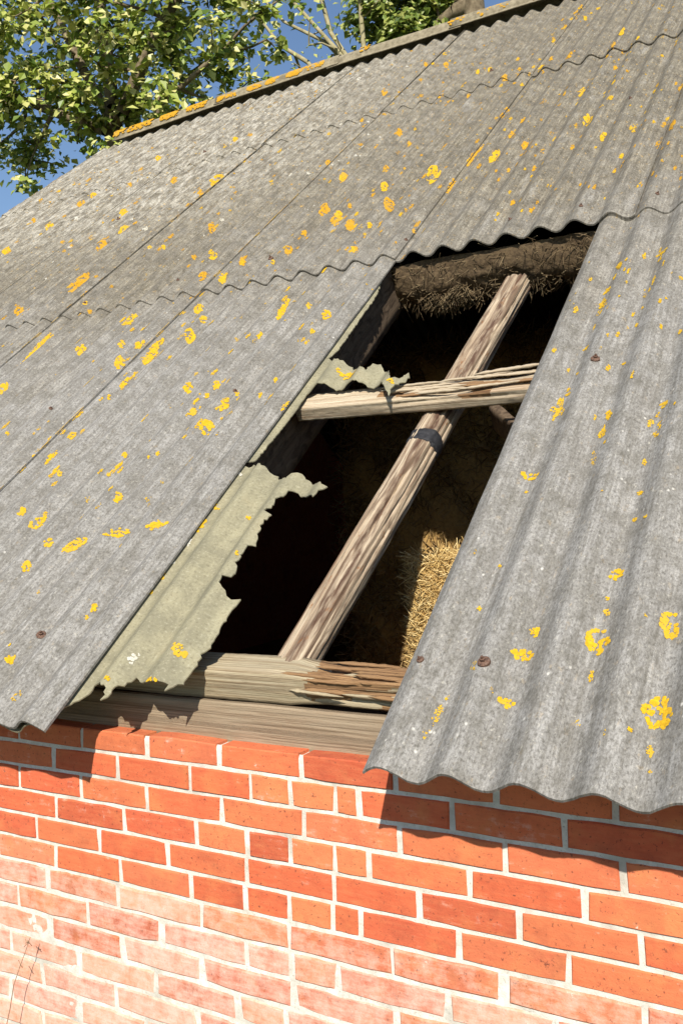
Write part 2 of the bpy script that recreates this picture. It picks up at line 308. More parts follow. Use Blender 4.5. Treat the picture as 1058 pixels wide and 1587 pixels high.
LICHEN=[('L',-0.469,0.544,0.016,0,0.004,-0.021),('L',-0.472,0.431,0.009,0,0.002,-0.012),('LR',-0.474,0.351,0.029,0.002,0.007,-0.038),('L',-0.471,0.26,0.005,0,0.003,-0.019),
('L',-0.607,0.37,0.012,0.001,0.005,-0.021),('L',-0.614,0.303,0.024,0.002,0.004,-0.018),('LR',-0.342,0.396,0.02,0.001,0.005,-0.04),('LR',-0.337,0.182,0.029,0.003,0.006,-0.045),
('L',-0.34,0.098,0.007,0.001,0.002,-0.016),('L',-0.334,0.056,0.004,0,0.001,-0.004),('L',-0.618,0.176,0.015,0.002,0.003,-0.013),('LF',-0.751,0.129,0.009,0.072,0.009,-0.004),
('LF',-0.699,0.245,0.009,0.001,0.007,-0.023),('L',-0.747,0.437,0.006,0,0.003,-0.01),('L',-0.737,0.572,0.005,0,0.002,-0.007),('L',-0.459,0.722,0.006,-0,0.001,-0.009),
('L',-0.375,0.126,0.005,0.001,0.001,-0.005),('LF',-0.474,0.145,0.006,0.001,0.002,-0.01),('LF',-0.646,0.191,0.004,0,0.002,-0.008),('L',-0.476,0.472,0.006,0,0.001,-0.006),
('L',-0.578,2.107,0.023,-0.009,0.003,-0.02),('L',-0.579,2.058,0.009,-0.003,0.002,-0.014),('L',-0.708,2.052,0.017,-0.006,0.006,-0.038),('LF',-0.713,1.986,0.011,-0.004,0.003,-0.018),
('L',-0.727,1.903,0.023,-0.007,0.003,-0.02),('L',-0.724,1.818,0.014,-0.004,0.004,-0.023),('L',-0.593,1.642,0.006,-0.002,0.002,-0.016),('L',-0.723,1.53,0.011,-0.002,0.003,-0.014),
('L',-0.46,1.569,0.01,-0.002,0.002,-0.013),('L',-0.595,1.421,0.007,-0.001,0.002,-0.01),('L',-0.728,1.285,0.012,-0.002,0.002,-0.01),('L',-0.741,1.207,0.024,-0.004,0.005,-0.023),
('L',-0.592,1.163,0.013,-0.002,0.005,-0.031),('LR',-0.595,1.076,0.011,-0.001,0.004,-0.025),('LF',-0.597,0.972,0.008,-0.001,0.008,-0.044),('L',-0.455,1.183,0.014,-0.002,0.002,-0.015),
('LF',-0.464,1.123,0.016,-0.002,0.006,-0.044),('L',-0.456,1.046,0.008,-0.001,0.001,-0.009),('L',-0.746,0.91,0.026,-0.002,0.004,-0.016),('L',-0.741,0.848,0.005,-0,0.001,-0.006),
('L',-0.47,0.944,0.007,-0.001,0.002,-0.015),('L',-0.462,0.82,0.009,-0.001,0.002,-0.011),('L',-0.717,1.383,0.006,-0.001,0.002,-0.009),('LF',-0.724,1.746,0.008,-0.002,0.003,-0.016),
('LF',-0.597,1.837,0.009,-0.003,0.003,-0.022),('L',-1.216,5.279,-0,0.115,0.026,-0.061),('L',-1.22,5.015,-0,0.087,0.02,-0.045),('L',-1.229,4.844,-0,0.049,0.012,-0.025),
('L',-1.08,5.006,-0,0.055,0.012,-0.026),('L',-1.493,5.078,-0,0.127,0.035,-0.076),('L',-1.61,5.113,-0,0.057,0.017,-0.036),('L',-1.67,5.073,-0,0.114,0.035,-0.072),
('L',-2.092,5.415,-0,0.066,0.025,-0.05),('L',-2.142,5.317,-0,0.052,0.02,-0.04),('L',-1.831,5.181,-0,0.045,0.015,-0.031),('L',-1.868,4.975,-0,0.061,0.021,-0.042),
('L',-1.875,5.344,-0,0.04,0.013,-0.028),('L',-2.539,5.857,-0,0.065,0.029,-0.058),('L',-2.782,6.101,-0,0.049,0.024,-0.047),('L',-1.157,4.662,-0,0.052,0.012,-0.025),
('L',-1.095,4.266,-0,0.059,0.014,-0.028),('L',-0.857,3.993,-0,0.046,0.01,-0.018),('L',-1.278,4.345,-0,0.106,0.028,-0.054),('L',-1.353,4.269,-0,0.043,0.012,-0.023),
('LR',-1.139,3.789,-0,0.122,0.047,-0.081),('L',-1.545,4.095,-0,0.063,0.02,-0.036),('L',-1.554,3.88,-0,0.064,0.021,-0.036),('L',-1.423,3.633,-0,0.075,0.024,-0.04),
('L',-1.561,3.581,0.006,0.123,0.027,-0.046),('L',-1.693,3.662,0.002,0.229,0.011,-0.017),('L',-1.697,3.258,-0.004,0.128,0.011,-0.016),('L',-1.425,3.316,-0,0.036,0.012,-0.018),
('LR',-1.848,3.454,0.008,0.129,0.047,-0.074),('L',-1.287,3.263,-0,0.043,0.013,-0.02),('L',-1.15,3.447,-0,0.045,0.012,-0.02),('L',-1.015,3.488,-0,0.08,0.02,-0.033),
('LF',-0.878,3.504,-0,0.091,0.021,-0.034),('L',-0.694,3.361,-0,0.099,0.021,-0.032),('L',-0.732,3.959,-0,0.073,0.014,-0.025),('LF',-0.735,3.228,-0,0.09,0.02,-0.029),
('L',-0.706,2.84,-0,0.038,0.009,-0.012),('L',-0.882,3.167,-0,0.046,0.011,-0.017),('L',-0.882,3.002,-0,0.031,0.008,-0.011),('L',-1.011,2.924,-0,0.026,0.007,-0.01),
('L',-0.753,2.759,-0,0.021,0.005,-0.007),('L',-0.872,2.71,-0,0.021,0.005,-0.007),('L',-1.29,2.875,-0,0.037,0.013,-0.017),('L',-1.17,2.715,-0,0.028,0.009,-0.012),
('L',-2.22,4.892,-0,0.045,0.019,-0.035),('L',-2.092,4.906,-0,0.05,0.02,-0.037),('L',-2.289,4.931,-0,0.039,0.017,-0.032),('L',-2.919,5.561,-0,0.072,0.04,-0.069),
('L',-2.384,4.412,-0,0.057,0.028,-0.045),('L',-2.232,4.157,-0,0.045,0.021,-0.033),('L',-2.237,3.783,-0,0.051,0.025,-0.037),('L',-2.117,3.447,-0,0.058,0.028,-0.04),
('L',-2.102,3.709,-0,0.021,0.01,-0.014),('LR',-1.977,3.144,-0,0.073,0.05,-0.068),('L',-1.844,3.022,-0,0.022,0.01,-0.014),('L',-1.987,2.905,-0,0.032,0.016,-0.02),
('L',-2.119,2.966,-0,0.061,0.032,-0.041),('L',-2.255,3.137,-0,0.054,0.03,-0.038),('L',-1.976,2.658,-0,0.03,0.015,-0.018),('L',-2.513,3.805,-0,0.058,0.033,-0.046),
('L',-2.493,4.281,-0,0.04,0.021,-0.032),('L',-2.823,4.881,-0,0.048,0.028,-0.044),('L',-1.705,2.739,-0,0.024,0.01,-0.013),('L',-1.149,2.984,-0,0.02,0.006,-0.009),
('LF',-1.297,3.481,-0,0.045,0.014,-0.022),('L',-1.586,6.069,-0,0.059,0.015,-0.038),('L',-0.596,2.775,-0,0.03,0.007,-0.008),('L',-4.141,3.535,-0,0.087,0.07,-0.068),
('L',-4.393,4.145,-0,0.073,0.059,-0.062),('L',-4.13,3.776,0.006,0.083,0.033,-0.035),('L',-5.21,4.687,0,0.083,0.08,-0.081),('L',-5.223,4.283,0,0.07,0.071,-0.067),
('L',-5.356,3.917,0,0.065,0.07,-0.061),('L',-5.626,4.566,0,0.031,0.034,-0.032),('L',-3.721,4.372,0.022,0.114,0.069,-0.089),('L',-3.728,4.154,-0,0.052,0.034,-0.04),
('L',-4.282,4.676,-0,0.056,0.041,-0.049),('LR',-3.201,3.401,-0,0.055,0.053,-0.06),('L',-3.311,3.663,-0,0.032,0.019,-0.022),('L',-2.396,3.271,-0,0.087,0.037,-0.047),
('L',-2.252,3.097,-0,0.083,0.034,-0.043),('L',-2.248,3.269,-0,0.035,0.014,-0.018),('L',-2.513,3.799,-0,0.068,0.028,-0.04),('L',-2.779,4.171,-0,0.045,0.02,-0.029),
('L',-2.122,2.973,-0,0.068,0.026,-0.033),('L',-2.39,2.99,-0,0.04,0.018,-0.021),('L',-2.389,2.8,-0,0.052,0.023,-0.027),('L',-2.401,2.657,-0,0.026,0.012,-0.013),
('L',-2.651,2.778,-0,0.046,0.024,-0.026),('L',-3.064,2.971,-0,0.027,0.016,-0.017),('LR',-2.926,2.946,-0,0.046,0.042,-0.045),('L',-1.971,2.664,-0,0.039,0.015,-0.018),
('L',-4.827,4.854,0,0.037,0.032,-0.036),('L',-4.949,5.471,0,0.052,0.044,-0.052),('L',-4.137,5.395,-0,0.05,0.033,-0.045),('L',-5.209,4.853,0,0.056,0.053,-0.055),
('L',-3.463,3.258,-0,0.026,0.017,-0.018),('L',-3.869,2.93,0.004,0.161,0.052,-0.047),('L',-4.139,2.682,-0,0.053,0.048,-0.038),('L',-3.458,1.775,-0,0.041,0.033,-0.023),
('L',-3.189,2.062,-0,0.038,0.027,-0.022),('L',-2.925,2.048,-0,0.028,0.018,-0.015),('L',-2.79,2.009,0.001,0.052,0.016,-0.013),('L',-2.795,1.856,-0,0.042,0.026,-0.021),
('L',-3.057,2.312,0.003,0.065,0.015,-0.013),('L',-2.664,2.595,-0.007,0.062,0.026,-0.026),('L',-2.651,2.319,0.004,0.042,0.019,-0.019),('L',-2.659,1.927,-0.01,0.122,0.019,-0.016),
('L',-2.652,1.681,-0.005,0.047,0.011,-0.008),('L',-2.653,1.567,-0,0.016,0.01,-0.008),('L',-2.652,1.3,0.003,0.026,0.01,-0.008),('L',-2.652,1.168,-0.001,0.037,0.009,-0.006),
('L',-3.587,2.158,-0.017,0.221,0.011,-0.008),('L',-2.809,2.644,-0,0.052,0.029,-0.03),('L',-2.108,2.15,-0.011,0.092,0.014,-0.013),('L',-1.976,2.151,-0,0.024,0.01,-0.01),
('L',-2.11,1.938,-0,0.022,0.01,-0.01),('L',-1.841,2.034,-0,0.037,0.015,-0.015),('L',-1.842,1.895,-0,0.02,0.008,-0.008),('LR',-2.52,2.029,-0,0.04,0.035,-0.032),
('L',-2.53,2.17,-0,0.03,0.016,-0.015),('L',-2.248,1.57,-0,0.034,0.018,-0.015),('L',-2.11,1.565,-0,0.028,0.014,-0.011),('L',-2.111,1.491,-0,0.017,0.008,-0.007),
('L',-2.112,1.383,-0,0.025,0.013,-0.01),('L',-1.981,1.406,-0,0.039,0.018,-0.015),('L',-1.973,1.486,-0,0.016,0.008,-0.006),('LR',-1.976,1.263,-0,0.04,0.032,-0.024),
('L',-1.846,1.443,-0,0.015,0.007,-0.006),('L',-2.255,1.127,-0,0.015,0.009,-0.006),('L',-2.11,1.129,-0,0.013,0.007,-0.005),('L',-2.516,1.051,-0,0.015,0.01,-0.006),
('L',-2.114,0.884,-0,0.024,0.014,-0.009),('L',-2.251,1.016,-0,0.011,0.006,-0.004),('LF',-2.247,0.881,-0,0.015,0.009,-0.006),('LF',-1.977,0.868,-0,0.016,0.008,-0.005),
('L',-2.652,2.779,-0,0.03,0.015,-0.017),('L',-3.463,2.499,-0,0.023,0.017,-0.014),('L',-3.059,1.357,-0,0.011,0.009,-0.006),('L',-2.516,0.835,-0,0.016,0.011,-0.006),
('L',-2.385,0.809,-0,0.01,0.007,-0.004),('L',-1.839,1.551,-0,0.015,0.006,-0.006),('LF',-1.977,0.958,-0,0.012,0.006,-0.004),('L',-2.766,1.184,-0,0.012,0.008,-0.005),
('L',-2.518,0.829,-0,0.02,0.013,-0.008),('LR',-2.384,0.765,0.008,0.042,0.015,-0.009),('L',-2.249,0.66,-0,0.021,0.013,-0.007),('L',-2.116,0.643,0.012,0.05,0.016,-0.01),
('LR',-1.981,0.7,0.029,0.028,0.014,-0.012),('L',-1.846,0.73,0.017,0.04,0.012,-0.01),('L',-2.25,0.554,-0,0.023,0.015,-0.008),('L',-1.843,0.381,-0,0.016,0.009,-0.004),
('L',-1.841,0.346,-0,0.008,0.005,-0.002),('L',-1.985,0.177,-0,0.017,0.011,-0.004),('LF',-1.853,0.058,0.002,0.022,0.007,-0.003),('LF',-2.11,0.441,-0,0.009,0.006,-0.003),
('T',-1.708,0.75,-0.002,0.039,0.014,-0.008),('T',-1.715,0.534,0.016,0,0.015,-0.022),('T',-1.712,0.467,0.012,0,0.007,-0.01),('TR',-1.468,0.253,0.022,0.001,0.012,-0.019),
('T',-1.484,0.152,0.019,0.002,0.005,-0.007),('T',-1.613,0.141,0.009,0.001,0.006,-0.008),('T',-1.703,0.839,0.012,-0.001,0.006,-0.011),('T',-1.557,0.788,0.009,-0,0.006,-0.01),
('T',-1.475,0.596,0.008,-0,0.006,-0.011),('T',-1.549,1.558,0.043,-0.008,0.012,-0.028),('T',-1.335,1.441,0.013,-0.002,0.005,-0.013),('W',-1.705,0.677,0.002,0.033,0.012,-0.007),
('W',-1.708,0.59,0.008,0.02,0.01,-0.007),('W',-1.59,0.221,0.007,0.037,0.014,-0.007),('W',-1.702,1.001,0.012,-0.001,0.008,-0.014)]
TORN_LOW = [(-1.705, 0.05), (-1.698, 0.087), (-1.672, 0.12), (-1.675, 0.145), (-1.602, 0.117), (-1.596, 0.083), (-1.589, 0.106), (-1.588, 0.131), (-1.566, 0.16), (-1.564, 0.177), (-1.496, 0.149), (-1.448, 0.155), (-1.445, 0.141), (-1.441, 0.157), (-1.421, 0.172), (-1.421, 0.196), (-1.417, 0.238), (-1.422, 0.271), (-1.409, 0.294), (-1.415, 0.353), (-1.414, 0.415), (-1.408, 0.456), (-1.442, 0.453), (-1.455, 0.465), (-1.477, 0.484), (-1.477, 0.509), (-1.461, 0.517), (-1.454, 0.535), (-1.464, 0.568), (-1.468, 0.617), (-1.468, 0.633), (-1.452, 0.645), (-1.458, 0.689), (-1.465, 0.719), (-1.46, 0.77), (-1.472, 0.774), (-1.486, 0.785), (-1.469, 0.793), (-1.472, 0.83), (-1.458, 0.854), (-1.457, 0.885), (-1.434, 0.888), (-1.403, 0.874), (-1.348, 0.835), (-1.341, 0.865), (-1.329, 0.886), (-1.347, 0.894), (-1.419, 0.944), (-1.451, 0.962), (-1.479, 0.95), (-1.483, 0.925), (-1.556, 0.981), (-1.578, 0.992), (-1.603, 1.0), (-1.681, 1.055), (-1.693, 1.037), (-1.709, 1.043), (-1.719, 1.05)]
TORN_HI = [(-1.702, 1.672), (-1.692, 1.705), (-1.613, 1.628), (-1.585, 1.626), (-1.559, 1.611), (-1.467, 1.537), (-1.456, 1.584), (-1.437, 1.596), (-1.37, 1.513), (-1.337, 1.457), (-1.315, 1.472), (-1.301, 1.514), (-1.296, 1.498), (-1.299, 1.468), (-1.317, 1.43), (-1.321, 1.369)]
STRIP1 = [(-1.701, 1.081), (-1.685, 1.293), (-1.679, 1.365), (-1.688, 1.462), (-1.697, 1.551), (-1.701, 1.669)]
STRIP2 = [(-1.701, 1.669), (-1.694, 1.774), (-1.694, 1.892), (-1.698, 1.999), (-1.698, 2.077), (-1.7, 2.198), (-1.726, 2.252), (-1.719, 2.345)]
BOLTS = [(-0.676, 0.251), (-1.965, 0.28), (-0.668, 1.414), (-1.226, 2.604), (-0.936, 2.59), (-0.655, 2.595), (-1.708, 2.644), (-0.949, 3.877), (-0.815, 0.249), (-1.983, 1.494), (-2.932, 1.513), (-3.599, 2.631), (-2.955, 2.638)]

# ---------------------------------------------------------------- ground
me_g = [(-400, -400, 0), (400, -400, 0), (400, 400, 0), (-400, 400, 0)]
tag(mesh_obj('ground', me_g, [(0, 1, 2, 3)], M_GRASS, smooth=False), 'rough grass ground around the barn', 'ground', kind='structure')

# ---------------------------------------------------------------- brick wall
CH = 0.067; M0 = -0.6312 + EYE; XL, XR = -6.3, 2.2; NCOURSE = 17
wall = empty('brick_wall', (-1.2, 0.1, 0), 'orange red brick wall with white lime mortar under the broken roof edge', 'brick wall')
wall['kind'] = 'thing'
def wash_of(k, x):
    if k >= 6: return min(1.0, .62 + .05 * (k - 6) + (.12 if x < -1.1 else 0))
    if k == 5 and x < -1.9: return .45
    return 0.05
def brick_verts(x0, x1, z0, z1, rs, worn):
    """front face with a worn, slightly wavy outline; chamfer ring; sides going back into the wall"""
    j = 0.0011 + .0016 * worn; pts = []
    nx = 4
    for i in range(nx): pts.append([x0 + (x1 - x0) * i / nx, z0])
    pts.append([x1, z0]); 
    for i in range(nx): pts.append([x1 - (x1 - x0) * i / nx, z1])
    pts.append([x0, z1])
    P = []
    for i, (x, z) in enumerate(pts):
        cx = 1 if x < (x0 + x1) / 2 else -1; cz = 1 if z < (z0 + z1) / 2 else -1
        corner = i in (0, nx, nx + 1, 2 * nx + 1)
        c = rs.uniform(0, .0035 + .006 * worn * (rs.random() < .4)) if corner else 0
        P.append((x + cx * c + rs.uniform(-j, j) * (1 if corner else .6), z + cz * (c * .5) + rs.uniform(-j, j)))
    n = len(P); y = rs.uniform(-.0014, .0016); tx = rs.uniform(-.0015, .0015)
    V = []; F = []
    mx = (x0 + x1) / 2; mz = (z0 + z1) / 2; b = .0026 + .002 * worn
    for x, z in P: V.append((x + (b if x < mx else -b) * (1 if abs(x - x0) < .02 or abs(x - x1) < .02 else 0), y + tx * (x - mx) / .1, z + (b if z < mz else -b)))
    for x, z in P: V.append((x, y + .0035, z))
    for x, z in P: V.append((x, .105, z))
    F.append(list(range(n)))
    for r in (0, 1):
        for i in range(n):
            k = (i + 1) % n; F.append([r * n + i, (r + 1) * n + i, (r + 1) * n + k, r * n + k])
    return V, F
joints = {}
for k in range(NCOURSE):
    xs = sorted(PERP.get(k, []))
    if not xs: xs = [-1.2 + (.116 if k % 2 else 0)]
    while xs[0] > XL: xs.insert(0, xs[0] - .231)
    while xs[-1] < XR: xs.append(xs[-1] + .231)
    joints[k] = xs
rest_V, rest_F = [], []
RED = [(.57, .130, .053), (.53, .105, .044), (.59, .152, .063), (.49, .093, .042), (.57, .143, .065)]
ORG = [(.60, .185, .076), (.59, .175, .072)]
for k in range(NCOURSE):
    zt = M0 - (k - 1) * CH - .0044; zb = M0 - k * CH + .0044
    if k == 0: zt -= .004
    xs = joints[k]
    for a, b in zip(xs[:-1], xs[1:]):
        rs = random.Random(int(a * 1000) * 31 + k)
        gap = .0044 + rs.uniform(-.001, .0015)
        x0, x1 = max(a + gap, XL), min(b - gap, XR)
        if x1 - x0 < .02: continue
        if k == 6 and abs(b - (-.661)) < .01: x1 -= .012
        ww = wash_of(k, (a + b) / 2)
        V, F = brick_verts(x0, x1, zb + rs.uniform(-.0008, .0008), zt + rs.uniform(-.0008, .0008), rs, ww)
        if -2.55 < (a + b) / 2 < .12 and k <= 13:
            o = mesh_obj('brick', V, F, M_BRICK, wall, smooth=False)
            half = (b - a) < .14
            col = rs.choice(ORG if half and ww < .4 and rs.random() < .7 else RED)
            f = rs.uniform(.86, 1.1)
            if ww > .4: col = (col[0] * 1.02, col[1] * 1.5, col[2] * 1.9)
            o.color = (col[0] * f, col[1] * f, col[2] * f, max(0, min(1, ww + rs.uniform(-.16, .2) + (.12 if rs.random() < .1 else 0))))
        else:
            n0 = len(rest_V); rest_V += V; rest_F += [[i + n0 for i in f] for f in F]
o = mesh_obj('brickwork', rest_V, rest_F, M_BRICK, wall, smooth=False); o.color = (.57, .145, .062, .25); o['kind'] = 'stuff'
# mortar: a fine uneven face where the photograph looks, plain bed beyond
mx0, mx1, mz1 = -3.3, .9, M0 + CH - .012
mz0 = M0 - 13.4 * CH
nx, nzz = 600, 142
V = []
for i in range(nzz + 1):
    z = mz0 + (mz1 - mz0) * i / nzz
    for jx in range(nx + 1):
        x = mx0 + (mx1 - mx0) * jx / nx
        p = (x, 0, z)
        k = (M0 - z) / CH
        w = max(0., min(1., (k - 5.0) / 1.5)); 
        sm = max(0, nz(p, 11, 3) - .08) * w
        y = .0046 + .0012 * nz(p, 60) + .0012 * nz(p, 14, 5) - w * .0012 - min(sm, .30) * .0034
        if i in (0, nzz) or jx in (0, nx): y = .0095
        V.append((x, y, z))
F = [[i * (nx + 1) + jx, i * (nx + 1) + jx + 1, (i + 1) * (nx + 1) + jx + 1, (i + 1) * (nx + 1) + jx] for i in range(nzz) for jx in range(nx)]
mesh_obj('mortar', V, F, M_MORTAR, wall)
def box(x0, x1, y0, y1, z0, z1):
    V = [(x, y, z) for z in (z0, z1) for y in (y0, y1) for x in (x0, x1)]
    return V, [(0, 2, 3, 1), (4, 5, 7, 6), (0, 1, 5, 4), (2, 6, 7, 3), (0, 4, 6, 2), (1, 3, 7, 5)]
V, F = box(XL, XR, .0085, .22, 0, mz1 - .004)
mesh_obj('wall_core', V, F, M_MORTAR, wall, smooth=False)

# other walls of the barn, closing the dark inside
RY, RZ = rp(0, 6.8).y, rp(0, 6.8).z - .12
def gable(x0, x1, label):
    P = [(.0, 0), (2 * RY, 0), (2 * RY, M0), (RY, RZ), (0.23, M0 + .1)]
    P[0] = (.225, 0)
    V = [(x, y, z) for x in (x0, x1) for y, z in P]; n = 5
    F = [list(range(n))[::-1], [n + i for i in range(n)]] + [[i, (i + 1) % n, n + (i + 1) % n, n + i] for i in range(n)]
    g = mesh_obj('gable_wall', V, F, M_BRICK, smooth=False); g.color = (.5, .14, .07, .3)
    tag(g, label, 'gable wall', kind='structure')
gable(-6.3, -6.1, 'brick gable wall at the far left end of the barn')
gable(2.0, 2.2, 'brick gable wall at the near right end of the barn')
V, F = box(-6.098, 1.998, 2 * RY - .2, 2 * RY - .004, 0, M0 + .2)
g = mesh_obj('rear_wall', V, F, M_BRICK, smooth=False); g.color = (.5, .14, .07, .3)
tag(g, 'brick rear wall closing the back of the barn', 'wall', kind='structure')

V, F = box(-6.09, 1.99, .23, 2 * RY - .21, .0, .03)  # unseen floor in pale hay colour, added to bounce sun inside
tag(mesh_obj('floor', V, F, M_HAY, smooth=False), 'unseen straw coloured barn floor added to bounce sunlight onto the hay', 'floor', kind='structure')

# ---------------------------------------------------------------- roof of corrugated sheets
roof = empty('corrugated_roof', tuple(RO), 'weathered grey corrugated roof with yellow lichen and a broken hole', 'roof')
roof['kind'] = 'thing'
THK = 0.0065
SEAMS = [-6.37, -5.55, -4.6, -3.64, -2.70, -1.70, -.72, .26, 1.24, 2.24]
ROWS = [(-.021, 2.60), (2.47, 5.09), (4.955, None)]
sheets = []                                   # (uL, uR, v0, v1, offset function, object)
def make_off(uL, uR, v0, v1, seed, droop=0):
    def off(u, v):
        return .0085 * (1 - (v - v0) / (v1 - v0)) + .009 * (u - uL) / (uR - uL) + .0035 * noise.noise(Vector((u * .8 + seed, v * .6, seed)))
    return off
def solid(name, P, tris_or_quads, bound, thk_dir, mats, parent, uv):
    """P top points; adds a lower skin and an edge band with its own verts"""
    n = len(P); Q = [tuple(Vector(p) - NW * THK) for p in P] if thk_dir is None else [tuple(Vector(p) - NW * thk_dir) for p in P]
    V = list(P) + Q; F = [list(f) for f in tris_or_quads] + [[i + n for i in reversed(f)] for f in tris_or_quads]
    S = [True] * len(F); UV = list(uv) + list(uv)
    for a, b in bound:
        k = len(V); V += [P[a], P[b], Q[b], Q[a]]; UV += [uv[a], uv[b], uv[b], uv[a]]
        F.append([k, k + 3, k + 2, k + 1]); S.append(False)
    return mesh_obj(name, V, F, mats, parent, smooth=S, uvs=UV)
def sheet(uL, uR, row, label=None):
    v0, v1 = ROWS[row]; seed = uL * 3.7 + row * 11.3
    vt = v1 if v1 else 6.9
    off = make_off(uL, uR, v0, vt, seed)
    nu = max(8, int(round((uR - uL) / PITCH * 12))); nv = 16
    P, uv = [], []
    for i in range(nv + 1):
        f = i / nv
        for j in range(nu + 1):
            u = uL + (uR - uL) * j / nu
            top = v1 if v1 else vridge(u) - .02
            v = v0 + (top - v0) * f
            if i == 0: v += .004 * noise.noise(Vector((u * 14, seed, 0))) + .0022 * noise.noise(Vector((u * 60, seed, 3)))
            uu = u
            if j in (0, nu): uu += .0025 * noise.noise(Vector((v * 6, seed, 5)))
            P.append(tuple(rp(uu, v, float(corr(u)) + off(u, v) + THK))); uv.append((u, v))
    W = nu + 1
    F = [(i * W + j, i * W + j + 1, (i + 1) * W + j + 1, (i + 1) * W + j) for i in range(nv) for j in range(nu)]
    B = [(j, j + 1) for j in range(nu)] + [(nv * W + j + 1, nv * W + j) for j in range(nu)] + \
        [(i * W + nu, (i + 1) * W + nu) for i in range(nv)] + [((i + 1) * W, i * W) for i in range(nv)]
    o = solid('corrugated_sheet', P, F, B, None, M_SHEET, roof, uv)
    if label: o['label'] = label
    sheets.append((uL, uR, v0, vt, off, o, row)); return o
for row in range(3):
    for k in range(1, len(SEAMS)):
        if row == 0 and abs(SEAMS[k] + .72) < .01: continue
        uL = SEAMS[k - 1] - (.13 if k > 1 else 0)
        if row == 0 and abs(SEAMS[k] - .26) < .01: uL = -.85
        sheet(uL, SEAMS[k], row)
# torn yellowed sheet: what is left of it along the next sheet's edge
def rough(poly, step, amt, closed=True):
    out = []; n = len(poly)
    for i in range(n if closed else n - 1):
        a = Vector(poly[i]); b = Vector(poly[(i + 1) % n]); m = max(1, int((b - a).length / step))
        for k in range(m):
            p = a.lerp(b, k / m); q = (p.x, p.y, 0)
            out.append((p.x + amt * nz(q, 55), p.y + amt * nz(q, 55, 9)))
    rj = random.Random(4)
    return [(x + rj.uniform(-.0032, .0032), y + rj.uniform(-.0042, .0042)) if x > -1.70 else (x, y) for x, y in out]
left = [(-1.74, 2.5), (-1.86, 2.5), (-1.86, -.018)]
low = [(-1.765, -.018), (-1.735, -.012)] + TORN_LOW[1:]
hi = [(-1.64, 1.478), (-1.56, 1.47), (-1.46, 1.465), (-1.37, 1.452)] + [(u, v) for u, v in reversed(TORN_HI)]
s1 = [(u + .012, v) for u, v in STRIP1[:4]]; s2 = [(u + .012, v) for u, v in STRIP2[1:-2]]
outline = rough(low + s1 + hi + s2 + left, .009, .003)
off_t = make_off(-1.86, -.72, -.02, 2.6, 4.4)
def off_torn(u, v):
    d = max(0, u + 1.62)
    return off_t(u, v) * .5 - .05 * d * max(0, 1 - abs(v - .1) / .5) - .004
pts = [Vector(p) for p in outline]; nb = len(pts)
umin, umax = min(p.x for p in pts), max(p.x for p in pts)
vmax = max(p.y for p in pts)
k = 0; v = .01
while v < vmax:
    u = umin + (.005 if k % 2 else 0)
    while u < umax:
        pts.append(Vector((u, v))); u += .0112
    v += .022; k += 1
cv, ce, cf, *_ = delaunay_2d_cdt(pts, [(i, (i + 1) % nb) for i in range(nb)], [], 1, 1e-5)
cnt = {}
for f in cf:
    for a, b in zip(f, f[1:] + f[:1] if isinstance(f, list) else list(f[1:]) + [f[0]]): cnt[(a, b)] = 1
bound = [(a, b) for (a, b) in cnt if (b, a) not in cnt]
P = [tuple(rp(p.x, p.y, float(corr(p.x)) + off_torn(p.x, p.y) + .004)) for p in cv]
torn = solid('corrugated_sheet', P, [list(f) for f in cf], bound, .0035, M_GRP, roof, [(p.x, p.y) for p in cv])
torn['label'] = 'torn yellowed sheet with a ragged edge left along the hole'
sheets.append((-1.86, -1.3, -.02, 2.5, lambda u, v: off_torn(u, v) - .0025, torn, -1))
# plain rear slope (same sheets seen from nowhere in the photograph)
nu = int((SEAMS[-1] - SEAMS[0]) / PITCH * 6); V = []; F = []
for i in range(2):
    for j in range(nu + 1):
        u = SEAMS[0] + (SEAMS[-1] - SEAMS[0]) * j / nu
        y = rp(0, vridge(u)).y; z = rp(0, vridge(u)).z
        L = 0.02 if i == 0 else vridge(u)
        V.append((u, y + L * math.cos(TH), z - L * math.sin(TH) + float(corr(u))))
F = [(j, j + 1, nu + 1 + j + 1, nu + 1 + j) for j in range(nu)]
o = mesh_obj('rear_slope', V, F, M_SHEET, roof, uvs=[(v[0], v[2] * .7) for v in V]); o['kind'] = 'stuff'

# ridge caps: rolled pieces overlapping one another
def ridge_piece(ua, ub, big):
    seg = 16; n = 8; V = []; uv = []; rad = .053 * big
    P2 = []
    for i in range(3): P2.append((-.085 + .03 * i / 2, -1))
    for i in range(11):
        a = math.pi * (1.06 - 1.12 * i / 10); P2.append((a, 0))
    for i in range(3): P2.append((.055 + .03 * i / 2, 1))
    for j in range(n + 1):
        u = ua + (ub - ua) * j / n; c = rp(u, vridge(u), 0)
        wob = .008 * noise.noise(Vector((u * 1.1, 2, big)))
        for s, t in P2:
            if t == 0:
                y = rad * math.cos(s); z = .052 + .012 * big + rad * math.sin(s) * 1.05
            else:
                y = s; z = .080 * big - abs(s) * math.tan(TH)
            V.append((u, c.y + y, c.z + z + wob + (.008 * (big - 1) / .06 if big > 1 else 0))); uv.append((u, 6.2 + s * .5))
    W = len(P2)
    F = [(j * W + i, (j + 1) * W + i, (j + 1) * W + i + 1, j * W + i + 1) for j in range(n) for i in range(W - 1)]
    o = mesh_obj('ridge_cap', V, F, M_RIDGE, roof, uvs=uv)
    md = o.modifiers.new('thick', 'SOLIDIFY'); md.thickness = .008; md.offset = 1
    return o
u = -6.18; kk = 0; caps = []
while u < 2.2:
    L = 1.12
    caps.append((u, min(u + L + .1, 2.25), ridge_piece(u, min(u + L + .1, 2.25), 1.0 + .06 * (kk % 2)))); u += L; kk += 1

